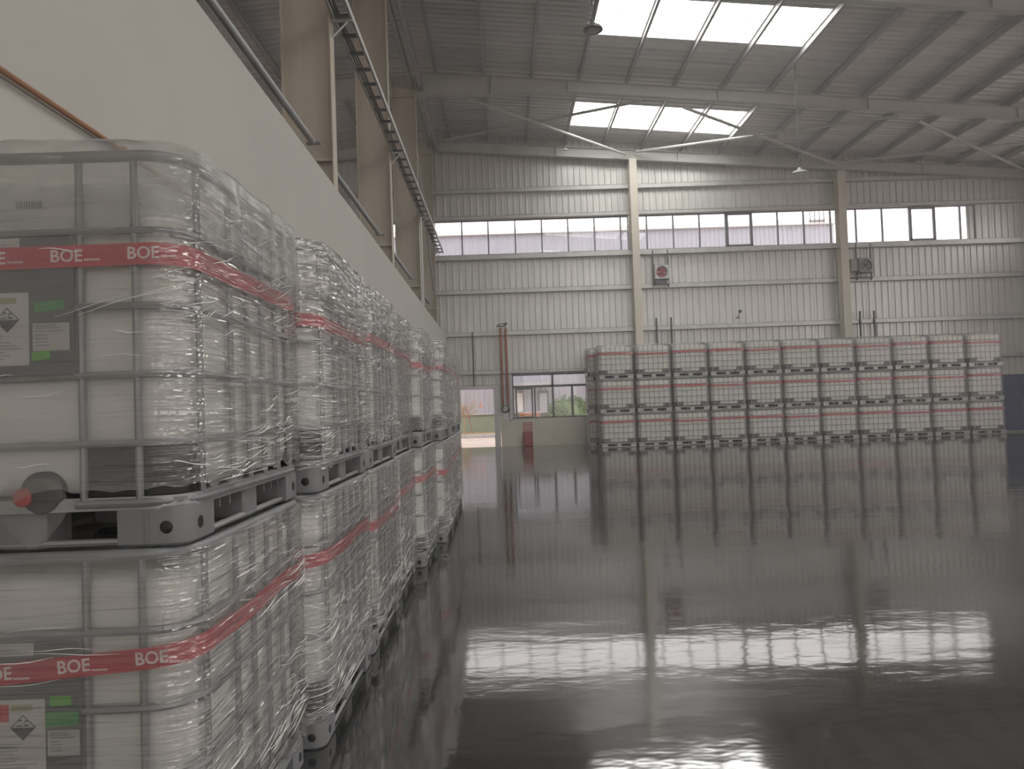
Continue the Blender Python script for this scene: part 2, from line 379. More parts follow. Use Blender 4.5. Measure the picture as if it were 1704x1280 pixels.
# ---- low window
r = empty('window_5', (0, YF - 0.02, 0)); tag(r, 'low window beside the open doorway, looking out to a clipped bush', kind='structure')
x0, x1, z0, z1 = LOW
def bars(name, lst, m, par):
    for b in lst: MB().box(*b).build(name, M[m], par, smooth=False)
MB().box(x0 - 0.1, x0 + 0.02, -0.12, 0.08, z0, z1 + 0.05).build('jamb', M['lframe'], r, smooth=False)
fr = MB().box(x0, x1, -0.03, 0.05, z1 - 0.07, z1).box(x0, x1, -0.03, 0.05, z0, z0 + 0.05).box(x0, x0 + 0.07, -0.03, 0.05, z0, z1).box(x1 - 0.07, x1, -0.03, 0.05, z0, z1)
fr.build('window_frame', M['frame'], r, smooth=False)
MB().box(x0, x1, -0.03, 0.05, 2.19, 2.28).build('transom', M['frame'], r, smooth=False)
bars('mullion', [(1.84, 1.92, -0.03, 0.05, z0, z1), (2.57, 2.65, -0.03, 0.05, z0, 2.2), (3.4, 3.48, -0.03, 0.05, z0, z1), (4.2, 4.28, -0.03, 0.05, z0, 2.2), (1.16, 1.22, -0.02, 0.05, z0, 2.2)], 'frame', r)
sm = MB(); a, b = 0.46, 1.12
sm.box(a, b, -0.06, -0.03, z0 + 0.02, z0 + 0.08).box(a, b, -0.06, -0.03, 2.13, 2.19).box(a, a + 0.055, -0.06, -0.03, z0 + 0.02, 2.19).box(b - 0.055, b, -0.06, -0.03, z0 + 0.02, 2.19)
sm.build('sash', M['frame'], r, smooth=False)
for a, b, za, zb in ((x0, 1.88, 2.24, z1), (1.88, 3.44, 2.24, z1), (3.44, x1, 2.24, z1), (x0, 1.19, z0, 2.24), (1.19, 1.88, z0, 2.24), (1.88, 2.61, z0, 2.24), (2.61, 3.44, z0, 2.24), (3.44, 4.24, z0, 2.24), (4.24, x1, z0, 2.24)):
    MB().box(a + 0.02, b - 0.02, 0.012, 0.018, za + 0.02, zb - 0.02).build('pane', M['glass'], r, smooth=False)
# ---- doorway
r = empty('door_1', (0, YF, 0)); tag(r, 'open doorway to the yard at the end of the left row', kind='structure')
MB().box(DOOR[0] - 0.12, DOOR[0], -0.12, 0.12, 0, DOOR[2] + 0.12).build('jamb', M['lframe'], r, smooth=False)
MB().box(DOOR[1], DOOR[1] + 0.22, -0.16, 0.12, 0, DOOR[2] + 0.12).build('jamb', M['lframe'], r, smooth=False)
MB().box(DOOR[0] - 0.12, DOOR[1] + 0.22, -0.13, 0.12, DOOR[2], DOOR[2] + 0.12).build('head', M['lframe'], r, smooth=False)

# ---- left partition wall: pale plaster, cut off below the roof
mb = MB(); xa, xb = -2.20, -2.05
ya, yb, za, zb = YB, YF - 0.1, 4.62, 4.22
mb.add([(xa, ya, 0), (xb, ya, 0), (xb, yb, 0), (xa, yb, 0), (xa, ya, za), (xb, ya, za), (xb, yb, zb), (xa, yb, zb)],
       [(0, 3, 2, 1), (4, 5, 6, 7), (0, 1, 5, 4), (1, 2, 6, 5), (2, 3, 7, 6), (3, 0, 4, 7)])
tag(mb.build('wall_left', M['plaster'], smooth=False), 'plain off-white partition wall behind the left row of totes', kind='structure')
cp = MB().tube([(-2.026, YB + 0.2, 2.99), (-2.026, YF - 0.3, 2.99)], 0.014, 8)
for k in range(19): cp.box(-2.049, -2.010, -12 + 2 * k, -11.97 + 2 * k, 2.965, 3.015)
tag(cp.build('conduit', M['brown']), 'thin brown conduit running along the white partition wall', 'pipe')

# ---- outer shell outside the frame
def plain_wall(name, x0, x1, y0, y1, label, zt=12.1, openings=()):
    """shell wall along Y (x0~x1) or along X, with window openings (u0,u1,z0,z1)"""
    mb = MB(); along_y = (y1 - y0) > (x1 - x0)
    U0, U1 = (y0, y1) if along_y else (x0, x1)
    us = sorted(set([U0, U1] + [o[0] for o in openings] + [o[1] for o in openings]))
    for a, b in zip(us[:-1], us[1:]):
        m = (a + b) / 2; z = 0.0
        for o in sorted([o for o in openings if o[0] < m < o[1]], key=lambda o: o[2]):
            if o[2] > z: mb.box(*((x0, x1, a, b) if along_y else (a, b, y0, y1)), z, o[2])
            z = o[3]
        mb.box(*((x0, x1, a, b) if along_y else (a, b, y0, y1)), z, zt)
    return tag(mb.build(name, M['clad'], smooth=False), label, kind='structure')
plain_wall('wall_right', XR, XR + 0.15, YB, YF + 0.1, 'right side wall of the hall, outside the picture', 10.2, [(-12, 26, WZ0, WZ1), (-12, 21, 2.6, 6.2)])  # unseen openings added to bring daylight in from the side
plain_wall('wall_back', XL, XR, YB - 0.15, YB, 'back wall of the hall behind the viewer', 12.3, [(-9, 18, WZ0, WZ1), (2, 8, 0.0, 5.0), (10, 19, 0.9, 5.0), (-9, 0, 0.9, 5.0)])  # unseen doorway and window openings added to light the hall from behind
plain_wall('wall_outer', XL - 0.15, XL, YB, YF + 0.1, 'outer side wall beyond the partition', 11.4, [(-12, 26, WZ0, WZ1)])

# ---- roof: ribbed sheets, purlins, skylights
ce = empty('ceiling', (0, 0, 0)); tag(ce, 'ribbed metal roof with purlins', kind='structure')
SKYB = [(24.42, 26.47), (18.0, 19.9), (12.22, 14.27), (6.12, 8.17), (0.02, 2.07), (-6.08, -4.03), (-12.18, -10.13)]  # strips beyond the visible pair are assumed, added to light the hall
PX0, PSP = 2.67, 1.467
SX0, SX1 = PX0, PX0 + 4 * PSP
_rs = {}
def roof_sheet(width, x0, x1):
    key = (round(width, 3), x0, x1)
    if key not in _rs:
        pr = profile(width, 0.26, 0.045, 0.05, 0.035); vs = []; n = len(pr)
        for u, d in pr: vs += [(x0, u, zroof(x0) + d), (x1, u, zroof(x1) + d)]
        mb = MB().add(vs, [(2 * i, 2 * i + 1, 2 * i + 3, 2 * i + 2) for i in range(n - 1)])
        _rs[key] = mb.mesh('roof_sheet', M['roof'], smooth=False, fixn=False)
    return _rs[key]
ys = [YF + 0.15] + [v for b in SKYB for v in (b[1], b[0])] + [YB - 0.1]
for i, (hi, lo) in enumerate(zip(ys[:-1], ys[1:])):
    n = max(1, round((hi - lo) / 1.02)); wd = (hi - lo) / n; sky = i % 2 == 1
    for k in range(n):
        y = lo + k * wd
        obj('roof_sheet', roof_sheet(wd, XL - 0.1, RIDGE), ce, (0, y, 0))
        if sky:
            obj('roof_sheet', roof_sheet(wd, RIDGE, SX0), ce, (0, y, 0)); obj('roof_sheet', roof_sheet(wd, SX1, XR + 0.1), ce, (0, y, 0))
        else: obj('roof_sheet', roof_sheet(wd, RIDGE, XR + 0.1), ce, (0, y, 0))
px = [PX0 + PSP * k for k in range(-3, 13)] + [-3.4 - PSP * k for k in range(6)]
for x in px:
    z = zroof(x) - 0.012; h = 0.2; mb = MB()
    mb.box(x - 0.004, x + 0.004, YB, YF, z - h, z)
    mb.box(x - 0.035, x + 0.035, YB, YF, z - 0.01, z - 0.002)
    mb.box(x - 0.035, x + 0.035, YB, YF, z - h, z - h + 0.012)
    mb.box(x - 0.037, x - 0.029, YB, YF, z - h, z - h + 0.03)
    mb.build('purlin', M['purlin'], ce, smooth=False)
for n, (y0, y1) in enumerate(SKYB):
    r = empty('window_%d' % (6 + n), (0, 0, 0))
    tag(r, ['far skylight strip of four daylight panels, behind the crossed braces', 'near skylight strip of four daylight panels, at the top edge of the picture'][n] if n < 2 else 'unseen skylight strip overhead, added for light, outside the picture, bay %d' % (n + 1), kind='structure')
    for k in range(4):
        a, b = SX0 + PSP * k + 0.03, SX0 + PSP * (k + 1) - 0.03
        za, zb = zroof(a) + 0.03, zroof(b) + 0.03
        MB().add([(a, y0, za), (b, y0, zb), (b, y1, zb), (a, y1, za), (a, y0, za + 0.004), (b, y0, zb + 0.004), (b, y1, zb + 0.004), (a, y1, za + 0.004)],
                 [(0, 3, 2, 1), (4, 5, 6, 7), (0, 1, 5, 4), (1, 2, 6, 5), (2, 3, 7, 6), (3, 0, 4, 7)]).build('pane', M['skylight'], r, smooth=False)
    lp = MB()
    for q in (0.36, 0.62):
        y = y0 + (y1 - y0) * q
        lp.tube([(SX0, y, zroof(SX0) + 0.02), (SX1, y, zroof(SX1) + 0.0)], 0.018, 5)
    lp.build('lap_joint', M['skyrib'], r)

# ================================================================== steel frame
def i_column(name, x0, x1, y, h, fl_w, m, label, axis='x', t=0.016):
    """H column: flanges at x0 and x1 (axis x) or at front/back (axis y)"""
    r = empty(name, ((x0 + x1) / 2, y, 0)); hw = (x1 - x0) / 2
    tag(r, label, 'column')
    if axis == 'x':
        MB().box(-hw, -hw + t, -fl_w / 2, fl_w / 2, 0, h).build('flange', M[m], r, smooth=False)
        MB().box(hw - t, hw, -fl_w / 2, fl_w / 2, 0, h).build('flange', M[m], r, smooth=False)
        MB().box(-hw + t, hw - t, -0.006, 0.006, 0, h).build('web', M[m], r, smooth=False)
    else:
        MB().box(-hw, hw, -fl_w / 2, -fl_w / 2 + t, 0, h).build('flange', M[m], r, smooth=False)
        MB().box(-hw, hw, fl_w / 2 - t, fl_w / 2, 0, h).build('flange', M[m], r, smooth=False)
        MB().box(-0.006, 0.006, -fl_w / 2 + t, fl_w / 2 - t, 0, h).build('web', M[m], r, smooth=False)
    MB().box(-hw - 0.05, hw + 0.05, -fl_w / 2 - 0.05, fl_w / 2 + 0.05, 0, 0.025).build('base_plate', M[m], r, smooth=False)
    return r
FR = [27.6, 22.4, 16.65, 10.9, 5.15, -0.6, -6.35]
names = ['beige inner column at the far wall corner', 'beige inner column, third from the left in view', 'beige inner column, second from the left in view',
         'wide beige inner column, leftmost above the partition', 'beige inner column hidden behind the partition beside the nearest totes', 'beige inner column level with the camera, out of view', 'beige inner column behind the camera, out of view']
for y, lb in zip(FR, names):
    r = i_column('steel_column', XC - 0.73, XC, y, 11.72, 0.26, 'beige', lb)
    hw = 0.365
    st = MB().box(-hw + 0.016, hw - 0.016, -0.125, 0.125, 5.22, 5.235); st.build('stiffener', M['beige'], r, smooth=False)
    MB().box(-hw + 0.016, hw - 0.016, -0.125, 0.125, 11.05, 11.065).build('stiffener', M['beige'], r, smooth=False)
for x, lb in ((5.16, 'cream gable post left of the red fan'), (13.0, 'cream gable post left of the grey fan'), (20.6, 'gable post at the right corner, out of view')):
    i_column('gable_column', x - 0.14, x + 0.14, 27.62, zroof(x) - 0.75, 0.38, 'cream', lb, axis='y')

def rafter(y, x0, x1, top, depth, label, fw_=0.2):
    """top(x), depth(x): tapered I beam across the hall"""
    r = empty('roof_beam', (0, y, 0)); tag(r, label, 'beam')
    n = 10; xs = [x0 + (x1 - x0) * i / n for i in range(n + 1)] + [2.3 if x1 > 3 else -6.0]
    xs = sorted(set(xs))
    def strip(f0, f1, w2):
        mb = MB(); vs = []
        for x in xs: vs += [(x, -w2, f0(x)), (x, w2, f0(x)), (x, w2, f1(x)), (x, -w2, f1(x))]
        fs = []
        for i in range(len(xs) - 1):
            a = 4 * i; b = a + 4
            fs += [(a, b, b + 1, a + 1), (a + 1, b + 1, b + 2, a + 2), (a + 2, b + 2, b + 3, a + 3), (a + 3, b + 3, b, a)]
        e = 4 * (len(xs) - 1)
        fs += [(0, 1, 2, 3), (e, e + 3, e + 2, e + 1)]
        return mb.add(vs, fs)
    bot = lambda x: top(x) - depth(x)
    strip(lambda x: top(x) - 0.014, top, fw_ / 2).build('top_flange', M['beam'], r, smooth=False)
    strip(bot, lambda x: bot(x) + 0.014, fw_ / 2).build('bottom_flange', M['beam'], r, smooth=False)
    strip(lambda x: bot(x) + 0.014, lambda x: top(x) - 0.014, 0.005).build('web', M['beam'], r, smooth=False)
    for x in xs[1:-1:2]:
        for s in (-1, 1):
            MB().box(x - 0.005, x + 0.005, *sorted((s * 0.006, s * (fw_ / 2 - 0.01))), bot(x) + 0.014, top(x) - 0.02).build('stiffener', M['beam'], r, smooth=False)
    return r
def rtop(x): return 11.88 - 0.09 * abs(x - RIDGE)
def rdep(x): return 0.78 - 0.42 * min(1, max(0, (abs(x - RIDGE) - 0.4) / 4.5))
def ftop(x): return 11.62 - 0.078 * abs(x - RIDGE)
def fdep(x): return 0.38
lr = ['grey rafter against the far gable wall', 'grey rafter crossing the hall in front of the far skylight', 'grey rafter just above the picture', 'grey rafter overhead beside the leftmost column', 'grey rafter above the nearest totes', 'grey rafter above the camera', 'grey rafter behind the camera']
for i, y in enumerate(FR):
    rafter(y, XC, XR, ftop if i == 0 else rtop, fdep if i == 0 else rdep, lr[i])
    rafter(y, XL, XC - 0.73, ftop if i == 0 else rtop, fdep if i == 0 else rdep, lr[i].replace('grey rafter', 'left wing rafter') )
# valley channels on the inner column heads
for x, z, lb in ((-2.18, 11.25, 'long grey channel under the roof, right of the inner columns'), (-2.48, 11.35, 'long grey channel under the roof, over the inner columns')):
    mb = MB(); mb.box(x - 0.06, x + 0.06, YB, YF - 0.1, z + 0.19, z + 0.2).box(x - 0.06, x + 0.06, YB, YF - 0.1, z, z + 0.01).box(x - 0.06, x - 0.05, YB, YF - 0.1, z, z + 0.2)
    tag(mb.build('eaves_channel', M['purlin'], smooth=False), lb, 'beam')
# longitudinal tie tubes between inner columns, just above the partition
tl = ['grey tie tube between the third inner column and the far corner', 'grey tie tube between the second and third inner columns', 'grey tie tube between the leftmost and second inner columns', 'thick grey tie tube running up to the leftmost column', 'grey tie tube out of view beside the camera']
for i in range(5):
    y0, y1 = FR[i + 1] + 0.14, FR[i] - 0.14
    r = empty('tie_tube', (-2.64, (y0 + y1) / 2, 5.46)); tag(r, tl[i], 'tube'); L2 = (y1 - y0) / 2
    MB().tube([(0, -L2 + 0.12, 0), (0, L2 - 0.12, 0)], 0.048, 14).build('tube', M['tube'], r)
    for s in (-1, 1):
        MB().box(-0.1, 0.1, s * L2 - 0.12 if s > 0 else -L2, s * L2 if s > 0 else -L2 + 0.12, -0.012, 0.012).build('end_plate', M['tube'], r, smooth=False)
# vertical bracing in the last bay
for i, (p, q, lb) in enumerate((((-2.42, 22.6, 9.6), (-2.42, 27.1, 5.9), 'thin brace rod falling to the far corner column'), ((-2.85, 27.4, 9.6), (-2.85, 22.6, 5.9), 'thin brace rod rising to the far corner column'))):
    tag(MB().tube([p, q], 0.035, 8).build('brace_rod', M['purlin']), lb, 'brace')
# wind braces in the roof plane, last bay
def zm(x): return 11.42 - 0.09 * (x - RIDGE)
def zf(x): return 11.45 - 0.078 * (x - RIDGE)
wb = [(-1.2, 22.6, 4.9, 27.4, 'left roof brace rising away to the left gable post'), (4.6, 22.6, -2.3, 27.4, 'left roof brace running back to the corner column'),
      (5.9, 22.6, 12.8, 27.4, 'middle roof brace running back to the right gable post'), (12.6, 22.6, 5.3, 27.4, 'middle roof brace running back to the left gable post'),
      (13.2, 22.6, 20.2, 27.4, 'right roof brace running back to the right corner'), (20.2, 22.6, 13.2, 27.4, 'right roof brace running back to the right gable post')]
for i, (xa, ya, xb, yb, lb) in enumerate(wb):
    dz = 0.06 if i % 2 else -0.06
    tag(MB().tube([(xa, ya, zm(xa) + dz), (xb, yb, zf(xb) + dz)], 0.05, 8).build('roof_brace', M['beam']), lb, 'brace')

# ---- cable tray on the inner columns
r = empty('cable_tray', (-2.2, 0, 7.43)); tag(r, 'long ladder cable tray on brackets along the inner columns', 'cable tray')
for x in (-0.14, 0.14):
    mb = MB(); s = 1 if x < 0 else -1
    mb.box(x - 0.006, x + 0.006, 6.0, 27.9, -0.05, 0.05).box(*sorted((x, x + s * 0.03)), 6.0, 27.9, 0.044, 0.05).box(*sorted((x, x + s * 0.03)), 6.0, 27.9, -0.05, -0.044)
    mb.build('side_rail', M['girt'], r, smooth=False)
for k in range(38):
    y = 6.2 + 0.58 * k
    MB().box(-0.134, 0.134, y - 0.04, y + 0.04, -0.045, -0.015).build('rung', M['dark'], r, smooth=False)
for k, x in enumerate((-0.10, -0.065, -0.03)):
    pts = [(x + 0.008 * math.sin(i * 1.3 + k), 6.0 + i * 0.73, -0.005 + 0.004 * math.sin(i + k)) for i in range(31)]
    MB().tube(pts, 0.013, 6).build('cable', M['cable'], r)
for y in FR[:4]:
    yy = y if y < 27 else 27.4
    MB().box(-0.17, 0.15, yy - 0.02, yy + 0.02, -0.085, -0.05).build('bracket', M['girt'], r, smooth=False)
    MB().tube([(-0.165, yy, -0.32), (0.08, yy, -0.07)], 0.015, 6).build('bracket_strut', M['girt'], r)
# white drop pipe on the third inner column
tag(MB().tube([(-2.3, 22.15, 4.3), (-2.3, 22.15, 7.3), (-2.3, 22.10, 7.33)], 0.03, 8).build('drop_pipe', M['lframe']), 'thin pale drop pipe down the third inner column', 'pipe')

# ================================================================== liquid totes
TH = 1.16
def loop(a, b, r, n=6, seg=0.0):
    """closed rounded rectangle, counter-clockwise from the front right; list of (x, y, nx, ny, s)"""
    pts = []
    cs = [(a - r, -b + r, -PI / 2), (a - r, b - r, 0), (-a + r, b - r, PI / 2), (-a + r, -b + r, PI)]
    for q, (cx, cy, t0) in enumerate(cs):
        arc = [(cx + r * math.cos(t0 + PI / 2 * k / n), cy + r * math.sin(t0 + PI / 2 * k / n), math.cos(t0 + PI / 2 * k / n), math.sin(t0 + PI / 2 * k / n)) for k in range(n + 1)]
        pts += arc
        if seg:
            e = arc[-1]; nx_ = cs[(q + 1) % 4]; t1 = nx_[2]
            g = (nx_[0] + r * math.cos(t1), nx_[1] + r * math.sin(t1))
            d = math.hypot(g[0] - e[0], g[1] - e[1]); m = int(d / seg)
            for k in range(1, m): pts.append((e[0] + (g[0] - e[0]) * k / m, e[1] + (g[1] - e[1]) * k / m, e[2], e[3]))
    out = []; s = 0.0
    for i, p in enumerate(pts):
        if i: s += math.hypot(p[0] - pts[i - 1][0], p[1] - pts[i - 1][1])
        out.append((*p, s))
    return out

def bottle_mesh(n):
    mb = MB(); prof = [(0.10, 0.150), (0.03, 0.155), (0.008, 0.175), (0.0, 0.21), (0.0, 0.29), (0.007, 0.305), (0.0, 0.32), (0.0, 0.49), (0.007, 0.50), (0.0, 0.515), (0.0, 0.69), (0.007, 0.70), (0.0, 0.715),
                       (0.0, 0.90), (0.007, 0.915), (0.0, 0.93), (0.0, 1.03), (0.012, 1.062), (0.05, 1.085), (0.18, 1.095)]
    if n < 5: prof = [(0.06, 0.15), (0.0, 0.19), (0.0, 1.04), (0.02, 1.075), (0.15, 1.095)]
    vs = []; m = 0
    for ins, z in prof:
        lp = loop(0.462 - ins, 0.562 - ins, max(0.05, 0.12 - ins * 0.3), n); m = len(lp)
        vs += [(p[0], p[1], z) for p in lp]
    fs = [(i * m + k, i * m + (k + 1) % m, (i + 1) * m + (k + 1) % m, (i + 1) * m + k) for i in range(len(prof) - 1) for k in range(m)]
    fs += [tuple(range(m - 1, -1, -1)), tuple((len(prof) - 1) * m + k for k in range(m))]
    return mb.add(vs, fs).mesh('bottle', M['bottle'])

CA, CB, CR = 0.485, 0.585, 0.125
def ring_mesh(name, z, r, n, sides, gap=None):
    lp = loop(CA, CB, CR, n)
    pts = [(p[0], p[1], z) for p in lp]
    if gap:   # open at the front for the valve: start right of the gap, end left of it
        pts = [(gap, -CB, z)] + pts[:] ; pts = [p for p in pts if not (abs(p[0]) < gap - 1e-6 and p[1] < -CB + 0.01)]
        pts = [(gap, -CB, z)] + [(p[0], p[1], z) for p in lp] + [(-gap, -CB, z)]
        return MB().tube(pts, r, sides).mesh(name, M['cage'])
    return MB().tube(pts, r, sides, closed=True).mesh(name, M['cage'])
RINGS = [0.30, 0.50, 0.70, 0.92]
FX = [-0.35, -0.19, 0.19, 0.35]
SY = [-0.46, -0.20, -0.035, 0.13, 0.295, 0.46]

def foot_mesh():
    # corner foot, outer corner rounded, at +x -y side
    mb = MB(); out = []
    x0, x1, y0, y1, rr = -0.1, 0.1, -0.1, 0.1, 0.055
    out = [(x0, y0)] + [(x1 - rr + rr * math.cos(t), y0 + rr + rr * math.sin(t)) for t in [-PI / 2 + PI / 2 * k / 6 for k in range(7)]] + [(x1, y1), (x0, y1)]
    n = len(out)
    zs = [(0.0, 0.92), (0.008, 1.0), (0.105, 1.0), (0.115, 0.97)]
    vs = [(x * k, y * k, z) for z, k in zs for x, y in out]
    fs = [(i * n + j, i * n + (j + 1) % n, (i + 1) * n + (j + 1) % n, (i + 1) * n + j) for i in range(3) for j in range(n)]
    fs += [tuple(range(n - 1, -1, -1)), tuple(3 * n + j for j in range(n))]
    mb.add(vs, fs)
    mb.box(-0.02, -0.008, -0.104, -0.098, 0.012, 0.10)   # raised rib on the front
    return mb.mesh('foot', M['foot'])

def film_mesh(seed, a=0.514, b=0.616, z0=0.155, z1=1.138, na=0.03, nz=70, amp=1.0, rag=0.05, mt='film', lip=True):
    rnd = random.Random(seed); lp = loop(a, b, 0.13, 8 if nz > 30 else 4, na); m = len(lp); P = lp[-1][4] + 0.03
    lines = [(rnd.uniform(0, P), rnd.uniform(0.05, 1.15), rnd.uniform(-0.35, 0.35), rnd.uniform(0.15, 0.7), rnd.uniform(0.005, 0.013), rnd.uniform(0.002, 0.006)) for _ in range(int(70 * amp))]
    vs = []
    for j in range(nz + 1):
        t = j / nz
        for i, (x, y, nx, ny, s) in enumerate(lp):
            th = s / P * 2 * PI
            bot = z0 + rag * (noise.noise((math.cos(th) * 2.2, math.sin(th) * 2.2, seed * 3.1)) + 0.6 * noise.noise((math.cos(th) * 9, math.sin(th) * 9, seed * 1.7)))
            bot = max(bot, 0.006); z = bot + (z1 - bot) * t
            off = 0.004 * noise.noise((x * 3, y * 3, z * 4 + seed))
            corner = abs(nx * ny)
            off -= 0.012 * (1 - corner) * math.sin(PI * ((z - 0.1) / 0.2 % 1.0)) ** 2 * 0.35
            for (ls, lz, sl, le, wd, am) in lines:
                ds = s - ls
                if abs(ds) > P / 2: ds -= math.copysign(P, ds)
                if abs(ds) < le:
                    dz = z - lz - sl * ds
                    if abs(dz) < 3 * wd: off += am * math.exp(-(dz / wd) ** 2) * (1 - (ds / le) ** 2)
            ins = 0.0
            vs.append((x + nx * off, y + ny * min(off, 0.008), z))
    rows = nz + 1
    if lip:   # folded in over the top edge
        for k, (ins, dz) in enumerate(((0.03, 0.012), (0.10, 0.008), (0.17, -0.01))):
            for (x, y, nx, ny, s) in lp:
                q = noise.noise((x * 7, y * 7, seed + k)) * 0.012
                sx, sy = 1 - ins / a, 1 - ins / b
                vs.append((x * sx, y * sy, z1 + dz + q * 0.3))
            rows += 1
    fs = [(i * m + k, i * m + (k + 1) % m, (i + 1) * m + (k + 1) % m, (i + 1) * m + k) for i in range(rows - 1) for k in range(m)]
    return MB().add(vs, fs).mesh('stretch_film', M[mt], fixn=False, angle=80)

def top_sheet_mesh(seed, mt='sheet'):
    """crumpled plastic sheet laid over the top and hanging down the sides"""
    lp = loop(0.520, 0.616, 0.15, 8, 0.03); m = len(lp); P = lp[-1][4] + 0.03; vs = []
    rows = 0
    for k, f in enumerate((0.05, 0.35, 0.62, 0.82, 0.93, 0.985)):
        for (x, y, nx, ny, s) in lp:
            q = 0.020 * noise.noise((x * f * 5, y * f * 5, seed * 2.3)) + 0.010 * noise.noise((x * f * 14, y * f * 14, seed))
            vs.append((x * f, y * f, 1.19 + max(-0.01, q) - (0.012 if f > 0.97 else 0)))
        rows += 1
    nd = 22
    for j in range(nd + 1):
        t = j / nd
        for (x, y, nx, ny, s) in lp:
            th = s / P * 2 * PI; c, d = math.cos(th), math.sin(th)
            hem = (0.955 if mt == 'softsheet' and y < -0.5 else 0.86) + 0.11 * noise.noise((c * 1.6, d * 1.6, seed * 5.3)) + 0.05 * noise.noise((c * 6, d * 6, seed * 2.9))
            z = 1.175 + (hem - 1.175) * t
            off = 0.012 * t + 0.012 * (1 + t) * noise.noise((c * 6 + z * 1.5, d * 6, seed + z * 2)) + 0.004 * noise.noise((x * 9, y * 9, z * 12 + seed))
            off += 0.012 * math.sin(PI * t)
            oy = min(off, 0.009); vs.append((x + nx * off, y + ny * oy, z))
        rows += 1
    fs = [(i * m + k, i * m + (k + 1) % m, (i + 1) * m + (k + 1) % m, (i + 1) * m + k) for i in range(rows - 1) for k in range(m)]
    fs.append(tuple(range(m - 1, -1, -1)))
    return MB().add(vs, fs).mesh('top_sheet', M[mt], fixn=False, angle=80)

def fold_glints_mesh(seed, n, r0=0.0007, r1=0.0017, far=False):
    """fine white strands on the film, put in for the glints along its roped folds"""
    rnd = random.Random(seed); mb = MB()
    lp = loop(0.5225, 0.6235, 0.13, 8, 0.04); P = lp[-1][4] + 0.03; m = len(lp)
    def at(s):
        s %= P
        for i in range(m - 1):
            if lp[i + 1][4] >= s:
                t = (s - lp[i][4]) / max(1e-6, lp[i + 1][4] - lp[i][4]); p, q = lp[i], lp[i + 1]
                return p[0] + (q[0] - p[0]) * t, p[1] + (q[1] - p[1]) * t
        return lp[-1][0], lp[-1][1]
    side = 1.0   # arc length of the long right-hand face
    cl = [(rnd.uniform(0.0, 1.25), rnd.choice(RINGS + [0.2, 0.4, 0.6, 0.8, 1.05]) + rnd.uniform(-0.05, 0.05), rnd.uniform(-0.22, 0.30)) for _ in range(9)]
    for k in range(n):
        c = rnd.choice(cl)
        if far: s, z, sl = rnd.uniform(0, P), rnd.uniform(0.2, 1.1), rnd.uniform(-0.12, 0.12)
        elif rnd.random() < 0.12: s, z, sl = rnd.uniform(-0.9, 0), rnd.uniform(0.2, 1.1), rnd.uniform(-0.1, 0.1)
        else: s, z, sl = c[0] + rnd.gauss(0, 0.16), c[1] + rnd.gauss(0, 0.055), c[2] + rnd.gauss(0, 0.06)
        L_ = rnd.uniform(0.05, 0.26) * (1.6 if far else 1); rr = rnd.uniform(r0, r1); pts = []
        for q in range(6):
            u = q / 5 - 0.5; x, y = at(s + u * L_); pts.append((x, y, min(1.12, max(0.17, z + sl * u * L_ + 0.004 * math.sin(u * 5 + k)))))
        mb.tube(pts, [rr * 0.25, rr * 0.8, rr, rr, rr * 0.7, rr * 0.2], 4, cap=False)
    return mb.mesh('film_fold_glints', M['foldglint'], fixn=False)

def tape_mesh(z, h, tilt, seed, fine=True):
    lp = loop(0.5035, 0.6065, 0.13, 8 if fine else 4, 0.05 if fine else 0.3); m = len(lp); vs = []
    for (x, y, nx, ny, s) in lp:
        wv = 0.012 * noise.noise((x * 2.5, y * 2.5, seed)) if fine else 0
        zz = z + tilt * x + wv
        for dz, o in ((-h / 2, 0.0), (h / 2, 0.0), (h / 2, -0.002), (-h / 2, -0.002)):
            vs.append((x + nx * o, y + ny * o, zz + dz))
    fs = []
    for k in range(m):
        a, b = 4 * k, 4 * ((k + 1) % m)
        fs += [(a + q, b + q, b + (q + 1) % 4, a + (q + 1) % 4) for q in range(4)]
    return MB().add(vs, fs).mesh('red_tape', M['tape'])

def guard_mesh(front, side, t=0.02):
    """black corner guard hugging the bottle corner at +x, -y"""
    a, b, r = 0.472, 0.572, 0.115
    o = [(a - front, -b)] + [(a - r + r * math.cos(q), -b + r + r * math.sin(q)) for q in [-PI / 2 + PI / 2 * k / 5 for k in range(6)]] + [(a, -b + side)]
    i = [(x - (t if n > 4 else 0) * 1.0, y + (t if n < 4 else 0)) for n, (x, y) in enumerate(o)]
    a2, b2, r2 = a - t, b - t, r - t
    i = [(a - front, -b2)] + [(a2 - r2 + r2 * math.cos(q), -b2 + r2 + r2 * math.sin(q)) for q in [-PI / 2 + PI / 2 * k / 5 for k in range(6)]] + [(a2, -b + side)]
    poly = o + i[::-1]
    mb = MB(); n = len(o); vs = []
    for z in (0.148, 0.298):
        vs += [(x, y, z) for x, y in o] + [(x, y, z) for x, y in i]
    fs = []
    for k in range(n - 1):
        fs += [(k, k + 1, 2 * n + k + 1, 2 * n + k), (n + k, 3 * n + k, 3 * n + k + 1, n + k + 1),
               (2 * n + k, 2 * n + k + 1, 3 * n + k + 1, 3 * n + k), (k, n + k, n + k + 1, k + 1)]
    fs += [(0, 2 * n, 3 * n, n), (n - 1, 2 * n - 1, 4 * n - 1, 3 * n - 1)]
    return mb.add(vs, fs).mesh('corner_guard', M['black'])

def mirrored(me, sx, sy, name):
    bm = bmesh.new(); bm.from_mesh(me)
    for v in bm.verts: v.co.x *= sx; v.co.y *= sy
    if sx * sy < 0: bmesh.ops.reverse_faces(bm, faces=bm.faces)
    n = bpy.data.meshes.new(name); bm.to_mesh(n); bm.free()
    for m in me.materials: n.materials.append(m)
    return n

